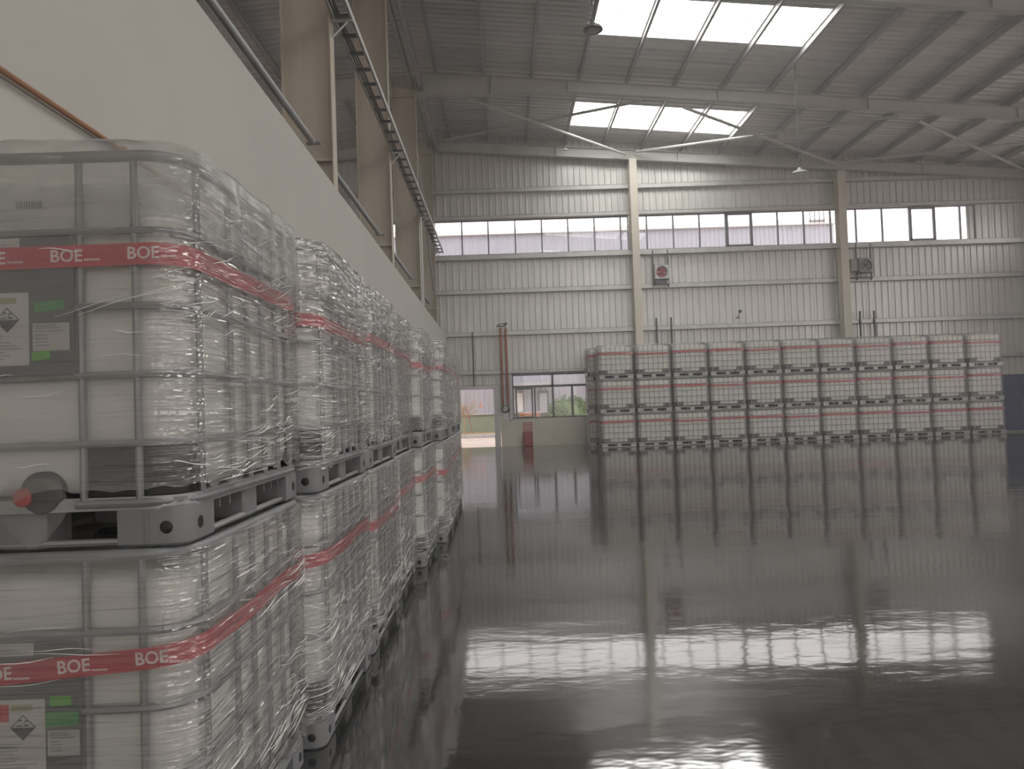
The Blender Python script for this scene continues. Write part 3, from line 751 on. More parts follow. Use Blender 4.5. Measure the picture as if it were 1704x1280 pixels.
def add_letters(parent, txt, size, loc, m, ext=0.0006, bold=0.0, name='lettering', rx=PI / 2, rz=0.0):
    c = bpy.data.curves.new(name, 'FONT'); c.body = txt; c.size = size; c.extrude = ext; c.align_x = 'CENTER'; c.align_y = 'CENTER'; c.offset = bold; c.resolution_u = 3
    tmp = bpy.data.objects.new(name, c); me = bpy.data.meshes.new_from_object(tmp); me.name = name
    bpy.data.objects.remove(tmp); bpy.data.curves.remove(c); me.materials.clear(); me.materials.append(m)
    o = bpy.data.objects.new(name, me); COL.objects.link(o); o.parent = parent; o.location = loc; o.rotation_euler = (rx, 0, rz); return o

# ---- the near tote, in full detail
def make_tote():
    t = empty('liquid_tote')
    obj('bottle', bottle_mesh(8), t)
    cg = empty('cage', parent=t)
    for z in RINGS: obj('ring_tube', ring_mesh('ring_tube', z, 0.0115, 6, 8), cg)
    obj('top_rail', ring_mesh('top_rail', 1.14, 0.017, 8, 10), cg)
    obj('bottom_rail', ring_mesh('bottom_rail', 0.128, 0.0135, 6, 8, gap=0.17), cg)
    vb = MB().tube([(0, 0, 0.13), (0, 0, 0.28), (0, 0, 0.30), (0, 0, 0.32), (0, 0, 0.68), (0, 0, 0.70), (0, 0, 0.72), (0, 0, 1.14)],
                   [0.0115, 0.0115, 0.008, 0.0115, 0.0115, 0.008, 0.0115, 0.0115], 8).mesh('upright', M['cage'])
    vs_ = MB().tube([(0, 0, 0.13), (0, 0, 1.14)], 0.0115, 8).mesh('upright', M['cage'])
    for x in FX:
        obj('upright', vb, cg, (x, -CB + 0.004, 0)); obj('upright', vs_, cg, (x, CB - 0.004, 0))
    obj('upright', vs_, cg, (0, CB - 0.004, 0))
    for y in SY:
        obj('upright', vs_, cg, (CA - 0.004, y, 0)); obj('upright', vs_, cg, (-CA + 0.004, y, 0))
    pa = MB()
    pa.box(-0.47, 0.47, -0.57, 0.57, 0.128, 0.140)
    pal = pa.build('pallet', M['pallet'], t, smooth=False)
    lp = loop(0.487, 0.587, 0.1, 5)
    rim = MB(); vs = []
    for (x, y, nx, ny, s) in lp: vs += [(x, y, 0.108), (x, y, 0.146), (x - nx * 0.02, y - ny * 0.02, 0.146), (x - nx * 0.02, y - ny * 0.02, 0.108)]
    m = len(lp); rim.add(vs, [(4 * k + q, 4 * ((k + 1) % m) + q, 4 * ((k + 1) % m) + (q + 1) % 4, 4 * k + (q + 1) % 4) for k in range(m) for q in range(4)])
    rm = rim.build('rim', M['pallet'], pal)
    f1 = foot_mesh()
    for sx in (1, -1):
        for sy in (1, -1):
            obj('foot', f1 if (sx, sy) == (1, 1) else mirrored(f1, sx, sy, 'foot'), pal, (sx * 0.385, -sy * 0.485, 0))
            hl = MB().lathe([(0.0, -0.0015), (0.017, -0.0015), (0.019, 0.0), (0.019, 0.004)], (sx * 0.425, -sy * 0.585, 0.055), 14, 'y').build('foot_hole', M['black'], pal)  # black disc, the shade inside the hole put into its colour
            MB().lathe([(0.0, 0.0), (0.019, 0.0), (0.019, -0.003), (0.0, -0.003)], (sx * 0.4865, -sy * 0.49, 0.055), 14, 'x').build('foot_hole', M['black'], pal)  # side hole, its dark inside likewise a black disc
    mid = MB().cbox(-0.07, 0.07, -0.07, 0.07, 0.0, 0.115, 0.01).mesh('foot', M['foot'])
    for x, y in ((0, -0.5), (0, 0.5), (0.4, 0), (-0.4, 0), (0, 0)): obj('foot', mid, pal, (x, y, 0))
    rn = MB().tube([(p[0], p[1], 0.014) for p in loop(0.46, 0.56, 0.06, 4)], 0.011, 8, closed=True).build('runner', M['pallet'], pal)
    bx = MB()
    for k in range(9):    # moulded ribs hanging between the feet
        y = -0.36 + 0.09 * k
        if abs(y) > 0.09:
            for s in (-1, 1): bx.box(s * 0.43 - 0.03, s * 0.43 + 0.03, y - 0.006, y + 0.006, 0.07, 0.125)
    bx.build('deck_ribs', M['foot'], pal, smooth=False)['kind'] = 'stuff'
    g = guard_mesh(0.275, 0.07)
    for sx in (1, -1):
        for sy in (1, -1): obj('corner_guard', g if (sx, sy) == (1, 1) else mirrored(g, sx, sy, 'corner_guard'), t)
    ld = MB().lathe([(0.0, 1.095), (0.085, 1.095), (0.085, 1.125), (0.078, 1.132), (0.0, 1.132)], (0, 0, 0), 24)
    for k in range(12):
        a = 2 * PI * k / 12; ld.box(0.085 * math.cos(a) - 0.006, 0.085 * math.cos(a) + 0.006, 0.085 * math.sin(a) - 0.006, 0.085 * math.sin(a) + 0.006, 1.098, 1.122)
    ld.build('lid', M['black'], t)
    return t
proto = make_tote()
reindex()
FILM = [film_mesh(k + 1, rag=0.06) for k in range(4)]
GLINTS = [fold_glints_mesh(40 + k, 150) for k in range(4)]
TOPS0 = top_sheet_mesh(2, 'softsheet')
TOPS = [top_sheet_mesh(k + 1) for k in range(4)]
TAPES = [tape_mesh(0.845, 0.064, 0.0, 1), tape_mesh(0.822, 0.062, 0.07, 2), tape_mesh(0.80, 0.058, -0.01, 3)]

XE = [-0.91, -0.845, -0.845, -0.87, -0.785, -0.69, -0.70, -0.715]
PITCH = 1.256; Y1 = 2.14
near = {}
for k in range(8):
    for lv in (0, 1):
        t = proto if (k, lv) == (0, 0) else copy_tree(proto)
        dx = 0.0 if lv == 0 else random.uniform(-0.008, 0.008)
        t.location = (XE[k] - 0.5 + (dx if k else 0), Y1 + 0.6 + PITCH * k, TH * lv)
        t.rotation_euler.z = 0.0 if k == 0 else random.uniform(-0.006, 0.006)
        near[k, lv] = t
        tier = 'upper' if lv else 'lower'
        if k == 0: lb = 'nearest %s film-wrapped tote at the left edge, with dark label plate' % tier
        else: lb = '%s tote from the camera, %s tier of the row along the white partition' % (ORD[k], tier)
        tag(t, lb, 'tote', 'film-wrapped totes along the partition')
        v = (k * 2 + lv) % 4
        obj('stretch_film', FILM[v], t)
        tp = obj('red_tape', TAPES[0 if (k, lv) == (0, 1) else (1 if (k, lv) == (0, 0) else (k + lv) % 3)], t)
        if lv: obj('top_sheet', TOPS0 if k == 0 else TOPS[(k + 1) % 4], t)
        fo = obj('film_fold_glints', GLINTS[v], t); fo['kind'] = 'stuff'
        tz = {0: (0.845, 0.0), 1: (0.822, 0.07), 2: (0.80, -0.01)}[0 if (k, lv) == (0, 1) else (1 if (k, lv) == (0, 0) else (k + lv) % 3)]
        for x in ((-0.275, -0.055, 0.165, 0.385) if k == 0 else (0.385,)):
            zz = tz[0] + tz[1] * x + 0.012 * noise.noise((x * 2.5, -0.6065 * 2.5, 1 + (0 if (k, lv) == (0, 1) else (1 if (k, lv) == (0, 0) else (k + lv) % 3))))
            l_ = add_letters(tp, 'BOE', 0.05, (x, -0.6072, zz), M['letter'], bold=0.0008, name='tape_lettering'); l_.rotation_euler = (PI / 2, -math.atan(tz[1]) , 0)
            if k == 0:
                sp = MB()
                for q in range(7): sp.box(x + 0.052 + 0.0065 * q, x + 0.0565 + 0.0065 * q, -0.6076, -0.6068, zz - 0.014, zz - 0.008)
                sp.build('small_print', M['letter'], tp, smooth=False)

# ---- label plate, labels, valve on the two nearest totes
def dress(t, upper):
    pz0, pz1 = 0.505, 0.905
    mb = MB().cbox(-0.38, 0.178, -0.6005, -0.5965, pz0, pz1, 0.0012); mb.build('label_plate', M['plate'], t, smooth=False)
    y0, y1 = -0.6022, -0.6008; ya, yb = -0.6030, -0.6022
    if upper: lx0, lx1, lz0, lz1 = -0.16, 0.052, 0.535, 0.745
    else: lx0, lx1, lz0, lz1 = -0.14, 0.080, 0.520, 0.745
    h = MB().box(lx0, lx1, y0, y1, lz0, lz1).build('hazard_label', M['paper'], t, smooth=False); h['label'] = 'white hazard label with corrosive diamond'
    MB().box(lx0 + 0.008, lx1 - 0.102, ya, yb, lz1 - 0.06, lz1 - 0.012).build('red_block', M['redprint'], h, smooth=False)
    MB().box(lx1 - 0.095, lx1 - 0.035, ya, yb, lz1 - 0.032, lz1 - 0.014).build('heading', M['inkyel'], h, smooth=False)
    cx, cz, d = lx1 - 0.062, lz1 - 0.078, 0.036
    def tri(pts): return MB().prism(pts, ya, yb, 'y')
    tri([(cx - d, cz), (cx, cz - d), (cx + d, cz)]).build('diamond_lower_half', M['ink'], h, smooth=False)
    o = MB()
    for s in (-1, 1): o.prism([(cx, cz + d), (cx + s * d, cz), (cx + s * (d - 0.0035), cz), (cx, cz + d - 0.0035)], ya, yb, 'y')
    o.box(cx - 0.018, cx - 0.002, ya, yb, cz + 0.003, cz + 0.006)                      # bar being corroded
    o.prism([(cx - 0.014, cz + 0.020), (cx - 0.003, cz + 0.023), (cx - 0.002, cz + 0.020), (cx - 0.013, cz + 0.016)], ya, yb, 'y')   # tipped tube
    o.prism([(cx + 0.003, cz + 0.018), (cx + 0.013, cz + 0.022), (cx + 0.014, cz + 0.018), (cx + 0.004, cz + 0.014)], ya, yb, 'y')
    o.box(cx + 0.003, cx + 0.017, ya, yb, cz + 0.004, cz + 0.008)                      # hand
    for q in range(3): o.box(cx - 0.010 + 0.008 * q, cx - 0.008 + 0.008 * q, ya, yb, cz + 0.009, cz + 0.012)
    o.build('diamond_upper_half', M['ink'], h, smooth=False)
    ln = MB(); rnd = random.Random(5 + upper)
    z = lz1 - 0.125
    while z > lz0 + 0.012:
        x = lx0 + 0.01; xe = lx1 - rnd.uniform(0.02, 0.09)
        ln.box(x, xe, ya, yb, z, z + 0.0026); z -= 0.0095
    for q in range(3): ln.box(lx0 + 0.012, lx1 - 0.13, ya, yb, lz1 - 0.078 - 0.012 * q, lz1 - 0.0745 - 0.012 * q)
    ln.build('print_lines', M['inkgrey'], h, smooth=False)
    if upper: bx0, bx1, bz0, bz1 = 0.062, 0.168, 0.575, 0.655
    else: bx0, bx1, bz0, bz1 = 0.086, 0.176, 0.585, 0.655
    b = MB().box(bx0, bx1, y0, y1, bz0, bz1).build('batch_label', M['paper2'], t, smooth=False); b['label'] = 'small white batch label with printed lines'
    ln = MB(); wd = bx1 - bx0
    for q, (f, l) in enumerate(((0.07, 0.55), (0.16, 0.65), (0.27, 0.75), (0.42, 0.32), (0.54, 0.36), (0.66, 0.34), (0.78, 0.36))):
        zz = bz1 - f * (bz1 - bz0); ln.box(bx0 + 0.008, bx0 + 0.008 + wd * l, ya, yb, zz - 0.0028, zz)
    ln.build('print_lines', M['inkgrey'], b, smooth=False)
    def patch(cx, cz, wd, hh, ang, m):
        c, s = math.cos(ang), math.sin(ang)
        pts = [(cx + u * c - v * s, cz + u * s + v * c) for u, v in ((-wd, -hh), (wd, -hh), (wd, hh * 0.8), (wd * 0.2, hh), (-wd, hh))]
        MB().prism(pts, -0.6038, -0.6024, 'y').build('green_tape', m, t, smooth=False)
    if upper: patch(0.112, 0.705, 0.043, 0.014, 0.12, M['green']); patch(0.086, 0.562, 0.027, 0.013, 0.14, M['green2'])
    else: patch(0.125, 0.738, 0.030, 0.014, 0.03, M['green2']); patch(0.128, 0.688, 0.047, 0.020, 0.05, M['green'])
    s_ = MB().box(-0.12, 0.028 if upper else 0.05, y0, y1, 0.868, 0.903).build('strip_label', M['paper2'], t, smooth=False)
    q = MB().box(-0.1, 0.0, ya, yb, 0.883, 0.886).box(-0.1, 0.015, ya, yb, 0.875, 0.878); q.build('print_lines', M['inkgrey'], s_, smooth=False)
    if upper:
        bc = MB()
        x = -0.005; rnd = random.Random(3)
        while x < 0.07: wv = rnd.uniform(0.002, 0.005); bc.box(x, x + wv, -0.5635, -0.5615, 1.0, 1.022); x += wv + rnd.uniform(0.002, 0.004)
        bc.build('bottle_print', M['inkgrey'], t, smooth=False)
    # outlet valve
    v = empty('valve', parent=t)
    MB().lathe([(0.0, -0.560), (0.062, -0.560), (0.062, -0.585), (0.055, -0.592), (0.0, -0.592)], (0.07, 0, 0.165), 24, 'y').build('valve_flange', M['black'], v)
    MB().cbox(0.0, 0.135, -0.600, -0.575, 0.14, 0.175, 0.006).build('valve_body', M['black'], v)
    MB().lathe([(0.0, -0.610), (0.020, -0.610), (0.026, -0.605), (0.027, -0.590), (0.0, -0.590)], (0.025, 0, 0.155), 18, 'y').build('valve_cap', M['redcap'], v)
    # film bag drooping around the valve
    bg_ = MB(); prof = []
    for i in range(9):
        tt = i / 8; prof.append((0.10 * math.sin(PI * (0.15 + 0.85 * tt)) * (1 - 0.25 * tt) + 0.012, 0.21 - 0.20 * tt))
    vs = []
    for i, (hw, z) in enumerate(prof):
        for k in range(11):
            u = k / 10 * 2 - 1; vs.append((0.06 + u * hw, -0.612 - 0.014 * (1 - u * u) - 0.004 * noise.noise((u * 4, z * 30, 2.0)), z))
    bg_.add(vs, [(i * 11 + k, i * 11 + k + 1, (i + 1) * 11 + k + 1, (i + 1) * 11 + k) for i in range(8) for k in range(10)])
    bg_.build('valve_film', M['bag'], t, fixn=False)
dress(near[0, 1], 1); dress(near[0, 0], 0)

# ---- far stack: lighter build of the same tote
def make_far_tote():
    t = empty('liquid_tote')
    obj('bottle', bottle_mesh(3), t)
    cg = MB()
    for z in RINGS + [0.128]: cg.tube([(p[0], p[1], z) for p in loop(CA, CB, CR, 2)], 0.010, 4, closed=True)
    cg.tube([(p[0], p[1], 1.14) for p in loop(CA, CB, CR, 2)], 0.017, 5, closed=True)
    for x in (-0.36, -0.19, 0.0, 0.19, 0.36):
        for y in (-CB, CB): cg.tube([(x, y, 0.13), (x, y, 1.14)], 0.010, 4, cap=False)
    for y in (-0.5, -0.333, -0.167, 0.0, 0.167, 0.333, 0.5):
        for x in (-CA, CA): cg.tube([(x, y, 0.13), (x, y, 1.14)], 0.010, 4, cap=False)
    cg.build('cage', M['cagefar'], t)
    pal = MB().box(-0.49, 0.49, -0.59, 0.59, 0.115, 0.145).build('pallet', M['pallet'], t, smooth=False)
    for x, y, w_ in ((-0.385, -0.485, 0.1), (0.385, -0.485, 0.1), (-0.385, 0.485, 0.1), (0.385, 0.485, 0.1), (0.4, 0, 0.08), (-0.4, 0, 0.08), (0, 0.5, 0.08), (0, -0.5, 0.08)):
        MB().cbox(x - w_, x + w_, y - w_, y + w_, 0.0, 0.116, 0.012).build('foot', M['pallet'], pal, smooth=False)
    MB().tube([(p[0], p[1], 0.018) for p in loop(0.47, 0.57, 0.06, 2)], 0.018, 5, closed=True).build('runner', M['pallet'], pal)
    MB().cbox(-0.09, 0.09, -0.41, -0.09, 0.02, 0.114, 0.01).build('shade_skid', M['black'], pal, smooth=False)  # black blocks added to put shade into the fork slots
    MB().cbox(-0.09, 0.09, 0.09, 0.41, 0.02, 0.114, 0.01).build('shade_skid', M['black'], pal, smooth=False)
    g = guard_mesh(0.28, 0.28)
    for sx in (1, -1):
        for sy in (1, -1): obj('corner_guard', g if (sx, sy) == (1, 1) else mirrored(g, sx, sy, 'corner_guard'), t)
    return t
fproto = make_far_tote()
reindex()
FFILM = [film_mesh(20 + k, z0=0.17, na=0.12, nz=18, amp=0.25, rag=0.03, mt='filmfar') for k in range(3)]
FGLINTS = [fold_glints_mesh(60 + k, 26, 0.0016, 0.0035, True) for k in range(3)]
FTAPE = [tape_mesh(0.86, 0.065, 0.0, 1, False), tape_mesh(0.84, 0.06, 0.03, 1, False), tape_mesh(0.85, 0.07, -0.03, 1, False)]
FXC = 3.27 + 0.6; FPITCH = 1.266; FY = 25.03 + 0.5
first = True
TIER = ['bottom', 'middle', 'top']
for row, cols in ((0, range(11)), (1, range(2))):
    for c in cols:
        for lv in range(3):
            t = fproto if first else copy_tree(fproto); first = False
            t.location = (FXC + FPITCH * c + random.uniform(-0.008, 0.008) - (0.25 if row else 0), FY + 1.1 * row + random.uniform(-0.01, 0.01), TH * lv)
            t.rotation_euler.z = PI / 2 + random.uniform(-0.008, 0.008)
            obj('stretch_film', FFILM[(c + lv) % 3], t); obj('red_tape', FTAPE[(2 * c + lv) % 3], t); fo = obj('film_fold_glints', FGLINTS[(c + 2 * lv) % 3], t); fo['kind'] = 'stuff'
            if row == 0:
                n_ = 'leftmost' if c == 0 else ('rightmost' if c == 10 else ORD[c] + ' from the left')
                lb = 'caged white tote, %s, %s tier of the stack by the far wall' % (n_, TIER[lv])
            else:
                lb = 'caged white tote behind the far stack, rear row %s column, %s tier' % (('end', 'second')[c], TIER[lv])
            tag(t, lb, 'tote', 'totes stacked three high by the far wall')

# ================================================================== smaller things in the hall
# ---- wall fans
def fan(x0, x1, zc, grey):
    cx = (x0 + x1) / 2; hw = (x1 - x0) / 2
    r = empty('wall_fan', (cx, YF - 0.2, zc))
    for s in (-1, 1): MB().box(s * hw - 0.025, s * hw + 0.025, -0.06, -0.01, -0.53, WZ0 - zc - 0.05).build('mounting_post', M['dark'], r, smooth=False)
    MB().box(-hw, hw, -0.055, -0.015, 0.265, 0.30).build('crossbar', M['dark'], r, smooth=False)
    MB().box(-hw, hw, -0.20, -0.015, -0.29, -0.27).build('crossbar', M['dark'], r, smooth=False)
    R_ = 0.225; P = MB(); n = 24; q = hw - 0.03; h = 0.255
    out = []
    for k in range(n):
        a = 2 * PI * k / n; c, s = math.cos(a), math.sin(a); f = min(q / abs(c) if abs(c) > 1e-6 else 9, h / abs(s) if abs(s) > 1e-6 else 9); out.append((c * f, s * f))
    inn = [(R_ * math.cos(2 * PI * k / n), R_ * math.sin(2 * PI * k / n)) for k in range(n)]
    vs = [(a, -0.24, b) for a, b in out] + [(a, -0.24, b) for a, b in inn] + [(a, -0.02, b) for a, b in inn] + [(a, -0.02, b) for a, b in out]
    fs = []
    for k in range(n):
        j = (k + 1) % n; fs += [(k, j, n + j, n + k), (n + k, n + j, 2 * n + j, 2 * n + k), (3 * n + k, 3 * n + j, j, k)]
    P.add(vs, fs).build('housing', M['fangrey' if grey else 'fanplate'], r, smooth=False)
    for k in range(5):
        a = 2 * PI * k / 5 + 0.35; vs = []
        for rr, wd in ((0.05, 0.55), (0.13, 0.6), (0.215, 0.55)):
            for sgn in (-1, 1):
                b = a + sgn * wd; vs.append((rr * math.cos(b), -0.14 + sgn * 0.035, rr * math.sin(b)))
        vs += [(x, y + 0.006, z) for x, y, z in vs]
        MB().add(vs, [(0, 1, 3, 2), (2, 3, 5, 4), (6, 8, 9, 7), (8, 10, 11, 9), (0, 2, 8, 6), (2, 4, 10, 8), (1, 7, 9, 3), (3, 9, 11, 5), (0, 6, 7, 1), (4, 5, 11, 10)]).build('blade', M['fangrey' if grey else 'redfan'], r, smooth=False)
    MB().lathe([(0.0, -0.20), (0.04, -0.195), (0.055, -0.17), (0.055, -0.08), (0.0, -0.08)], (0, 0, 0), 16, 'y').build('hub', M['dark' if grey else 'redfan'], r)
    MB().box(-0.5 * R_ - 0.1, -0.05, -0.215, -0.205, -0.02, 0.01).build('guard_bar', M['fanplate'], r, smooth=False)
    if grey:
        gr = MB()
        for rr in (0.08, 0.14, 0.2): gr.tube([(rr * math.cos(2 * PI * k / 20), -0.245, rr * math.sin(2 * PI * k / 20)) for k in range(20)], 0.006, 4, closed=True)
        for k in range(8): gr.tube([(0, -0.245, 0), (0.225 * math.cos(PI * k / 4), -0.245, 0.225 * math.sin(PI * k / 4))], 0.005, 4)
        gr.build('grille', M['dark'], r)
        MB().cbox(-hw - 0.28, -hw - 0.05, -0.2, -0.0, -0.2, 0.26, 0.01).build('control_box', M['fangrey'], r, smooth=False)
        MB().box(-hw - 0.3, hw, -0.2, -0.02, -0.47, -0.45).build('shelf', M['dark'], r, smooth=False)
        MB().cbox(0.02, 0.16, -0.16, -0.04, -0.45, -0.34, 0.01).build('motor_box', M['fanplate'], r, smooth=False)
    else:
        MB().cbox(-hw + 0.02, hw - 0.02, -0.18, -0.02, -0.46, -0.29, 0.01).build('motor_box', M['dark'], r, smooth=False)
        MB().cbox(hw - 0.09, hw - 0.03, -0.19, -0.02, -0.44, -0.34, 0.008).build('terminal_box', M['fanplate'], r, smooth=False)
    MB().tube([(hw, -0.04, 0.18), (hw + 0.08, -0.04, 0.18)], 0.012, 6).build('cable_gland', M['dark'], r)
    return r
tag(fan(5.83, 6.40, 6.37, False), 'square wall fan with red blades, right of the left gable post', 'fan')
tag(fan(13.57, 14.12, 6.37, True), 'grey grilled wall fan, right of the right gable post', 'fan')
for x, lb in ((5.88, 'left dark post above the far stack, below the red fan'), (6.44, 'right dark post above the far stack, below the red fan'), (13.62, 'left dark post above the far stack, below the grey fan'), (14.16, 'right dark post above the far stack, below the grey fan')):
    mb = MB().box(x - 0.03, x + 0.03, YF - 0.25, YF - 0.235, 2.7, 4.66).box(x - 0.03, x - 0.018, YF - 0.25, YF - 0.19, 2.7, 4.66)
    tag(mb.build('angle_post', M['dark'], smooth=False), lb, 'post')
# ---- pipes by the doorway
for x, lb in ((-0.02, 'left of two red-brown pipes beside the low window'), (0.17, 'right of two red-brown pipes beside the low window')):
    tag(MB().tube([(x, YF - 0.24, 1.55), (x, YF - 0.24, 4.4), (x + 0.02, YF - 0.2, 4.46)], 0.045, 8).build('riser_pipe', M['redpipe']), lb, 'pipe')
tag(MB().tube([(-1.08, YF - 0.24, 2.3), (-1.08, YF - 0.24, 4.36)], 0.03, 8).build('cable_pipe', M['dark']), 'thin dark pipe above the open doorway', 'pipe')
r = empty('pipe_valve', (0.06, YF - 0.26, 1.4)); tag(r, 'dark looped valve assembly at the foot of the red-brown pipes', 'valve')
MB().tube([(0.16 * math.cos(a), -0.02, 0.13 * math.sin(a)) for a in [2 * PI * k / 14 for k in range(14)]], 0.016, 6, closed=True).build('hand_wheel', M['dark'], r)
MB().tube([(-0.09, 0, 0.16), (-0.09, 0, -0.05), (0.0, 0, -0.12), (0.11, 0, -0.03), (0.11, 0, 0.16)], 0.03, 8).build('loop_pipe', M['dark'], r)
MB().cbox(-0.13, -0.05, -0.05, 0.05, 0.06, 0.15, 0.01).build('valve_body', M['dark'], r)
r = empty('camera_bracket', (0.0, YF - 0.24, 4.56)); tag(r, 'small dark fitting on the girt above the red-brown pipes', 'fitting')
MB().tube([(-0.16, 0, 0.0), (0.02, -0.02, 0.07), (0.2, -0.02, 0.09)], 0.018, 6).build('arm', M['dark'], r); MB().cbox(0.1, 0.24, -0.07, 0.03, 0.02, 0.1, 0.01).build('box', M['dark'], r)
MB().box(-0.16, 0.18, -0.03, 0.03, -0.04, 0.0).build('foot_plate', M['dark'], r)
r = empty('security_camera', (9.0, YF - 0.24, 4.80)); tag(r, 'small dark security camera on the cladding above the far stack', 'camera')
MB().lathe([(0.0, -0.11), (0.055, -0.10), (0.065, -0.03), (0.05, 0.03), (0.0, 0.03)], (0.05, 0, 0), 14, 'y').build('camera_head', M['dark'], r)
MB().tube([(0.05, 0, -0.02), (0.0, 0.05, -0.20), (0.0, 0.19, -0.20)], 0.014, 6).build('arm', M['dark'], r)
MB().box(-0.10, 0.05, 0.0, 0.05, -0.26, -0.22).build('base_plate', M['dark'], r)
# ---- fire cabinet and notice
r = empty('fire_cabinet', (0.88, YF - 0.25, 0.0)); tag(r, 'dark red extinguisher cabinet standing against the cream upstand', 'cabinet')
MB().cbox(-0.175, 0.175, -0.1, 0.1, 0.0, 0.56, 0.012).build('body', M['redbox'], r, smooth=False)
MB().cbox(-0.155, 0.155, -0.112, -0.1, 0.04, 0.53, 0.004).build('door', M['redbox'], r, smooth=False)
ln = MB()
for z, hw in ((0.44, 0.10), (0.38, 0.08), (0.22, 0.09), (0.15, 0.07)): ln.box(-hw, hw, -0.1145, -0.112, z, z + 0.02)
ln.build('door_print', M['redsign'], r, smooth=False)
MB().box(0.11, 0.125, -0.125, -0.112, 0.22, 0.34).build('door_handle', M['dark'], r, smooth=False)
r = empty('fire_notice', (0.88, YF - 0.07, 0.74)); tag(r, 'red notice of printed lines on the cream upstand above the red cabinet', 'sign')
MB().box(-0.18, 0.18, -0.008, 0.0, -0.14, 0.16).build('board', M['redsign'], r, smooth=False)
ln = MB()
for k in range(4): ln.box(-0.155, 0.155 - 0.02 * (k % 2), -0.011, -0.008, 0.10 - 0.065 * k, 0.125 - 0.065 * k)
ln.build('print_lines', M['paper'], r, smooth=False)
# ---- navy cabinet at the right edge
r = empty('steel_cabinet', (18.05, 25.9, 0)); tag(r, 'tall navy steel cabinet at the right edge beside the far stack', 'cabinet')
MB().cbox(-0.75, 0.75, -0.3, 0.3, 0.08, 2.02, 0.015).build('body', M['navy'], r, smooth=False)
for s in (-1, 1):
    d = MB().cbox(*sorted((s * 0.008, s * 0.72)), -0.318, -0.3, 0.12, 1.98, 0.004).build('door', M['navy'], r, smooth=False)
    MB().box(*sorted((s * 0.05, s * 0.075)), -0.345, -0.318, 1.0, 1.16).build('door_handle', M['dark'], d, smooth=False)
    for y in (-0.24, 0.24): MB().box(s * 0.7 - 0.03, s * 0.7 + 0.03, y - 0.03, y + 0.03, 0, 0.08).build('leg', M['dark'], r, smooth=False)
# ---- hanging lamps
def lamp(x, y, z, R_, m, label):
    r = empty('pendant_lamp', (x, y, z)); tag(r, label, 'lamp'); k = R_ / 0.2
    MB().lathe([(0.03 * k, 0.17 * k), (0.05 * k, 0.15 * k), (0.06 * k, 0.11 * k), (0.11 * k, 0.095 * k), (0.17 * k, 0.06 * k), (0.2 * k, 0.015 * k), (0.2 * k, 0.0), (0.19 * k, 0.0), (0.16 * k, 0.05 * k), (0.06 * k, 0.09 * k)], n=24).build('lamp_shade', M[m], r)
    MB().lathe([(0.0, -0.025 * k), (0.08 * k, -0.02 * k), (0.13 * k, 0.0), (0.13 * k, 0.03 * k), (0.0, 0.03 * k)], n=20).build('lens', M['bulb' if m != 'shade' else 'shade'], r)
    MB().lathe([(0.012, 0.16 * k), (0.02 * k, 0.2 * k), (0.012, 0.26 * k)], n=10).build('socket', M['dark'], r)
    MB().tube([(0, 0, 0.17 * k), (0, 0, zroof(x) - z)], 0.012, 6).build('cord', M['dark'], r)
lamp(2.25, 16.0, 9.72, 0.22, 'shade', 'dark pendant lamp hanging before the near skylight')
lamp(8.75, 21.0, 7.93, 0.2, 'shadelight', 'pale pendant lamp hanging below the rafter, right of centre')
lamp(2.6, 27.1, 10.93, 0.1, 'bulb', 'tiny pale lamp by the far rafter, left of the gable post')

# ================================================================== outside
tag(MB().box(-60, 60, YF + 0.12, 75, -0.16, -0.03).build('ground', M['yard'], smooth=False), 'pale concrete yard outside the far wall', kind='structure')
tag(MB().add([(-60, -60, -0.2), (60, -60, -0.2), (60, YF + 0.12, -0.2), (-60, YF + 0.12, -0.2)], [(0, 1, 2, 3)]).build('ground', M['yard'], smooth=False), 'concrete ground around the hall', kind='structure')
bY = 40.0; bx0, bx1 = -24.0, 18.4
r = empty('neighbour_building', (0, bY, 0)); tag(r, 'pale ribbed building across the yard with a white roof edge', 'building')
for k in range(int(bx1 - bx0)):
    a = bx0 + k; wd = min(1.0, bx1 - a)
    obj('cladding_sheet', wall_sheet(wd, 1.15, 10.85, 10.85, M['nwall']), r, (a, 0, 0))
MB().box(bx0, bx1, 0.06, 18, 0, 10.8).build('body', M['nwall'], r, smooth=False)
MB().box(bx0, bx1, -0.12, 0.05, -0.05, 1.1).build('plinth', M['nplinth'], r, smooth=False)
MB().box(bx0, bx1, -0.2, 0.05, 1.1, 1.2).build('plinth_cap', M['lframe'], r, smooth=False)
MB().box(bx0 - 0.1, bx1 + 0.1, -0.25, 18.1, 10.85, 11.12).build('roof_edge', M['nwhite'], r, smooth=False)
MB().box(0.4, 2.5, -0.7, -0.03, 2.55, 2.75).build('canopy', M['lframe'], r, smooth=False)
dr = MB().box(1.85, 2.45, -0.14, -0.03, 0.0, 2.3).build('door', M['frame'], r, smooth=False)
MB().box(1.95, 2.35, -0.16, -0.14, 1.1, 2.15).build('door_panel', M['nwall'], dr, smooth=False)
MB().box(0.74, 1.06, -0.08, -0.03, 1.2, 2.2).build('sign_board', M['nwhite'], r, smooth=False)
rl = MB()
for x in (17.0, 17.25, 17.5, 17.75): rl.tube([(x, -0.3, 10.9), (x, -0.3, 11.65)], 0.025, 6)
rl.tube([(16.95, -0.3, 11.0), (17.8, -0.3, 11.0)], 0.025, 6)
rl.build('roof_ladder', M['frame'], r)
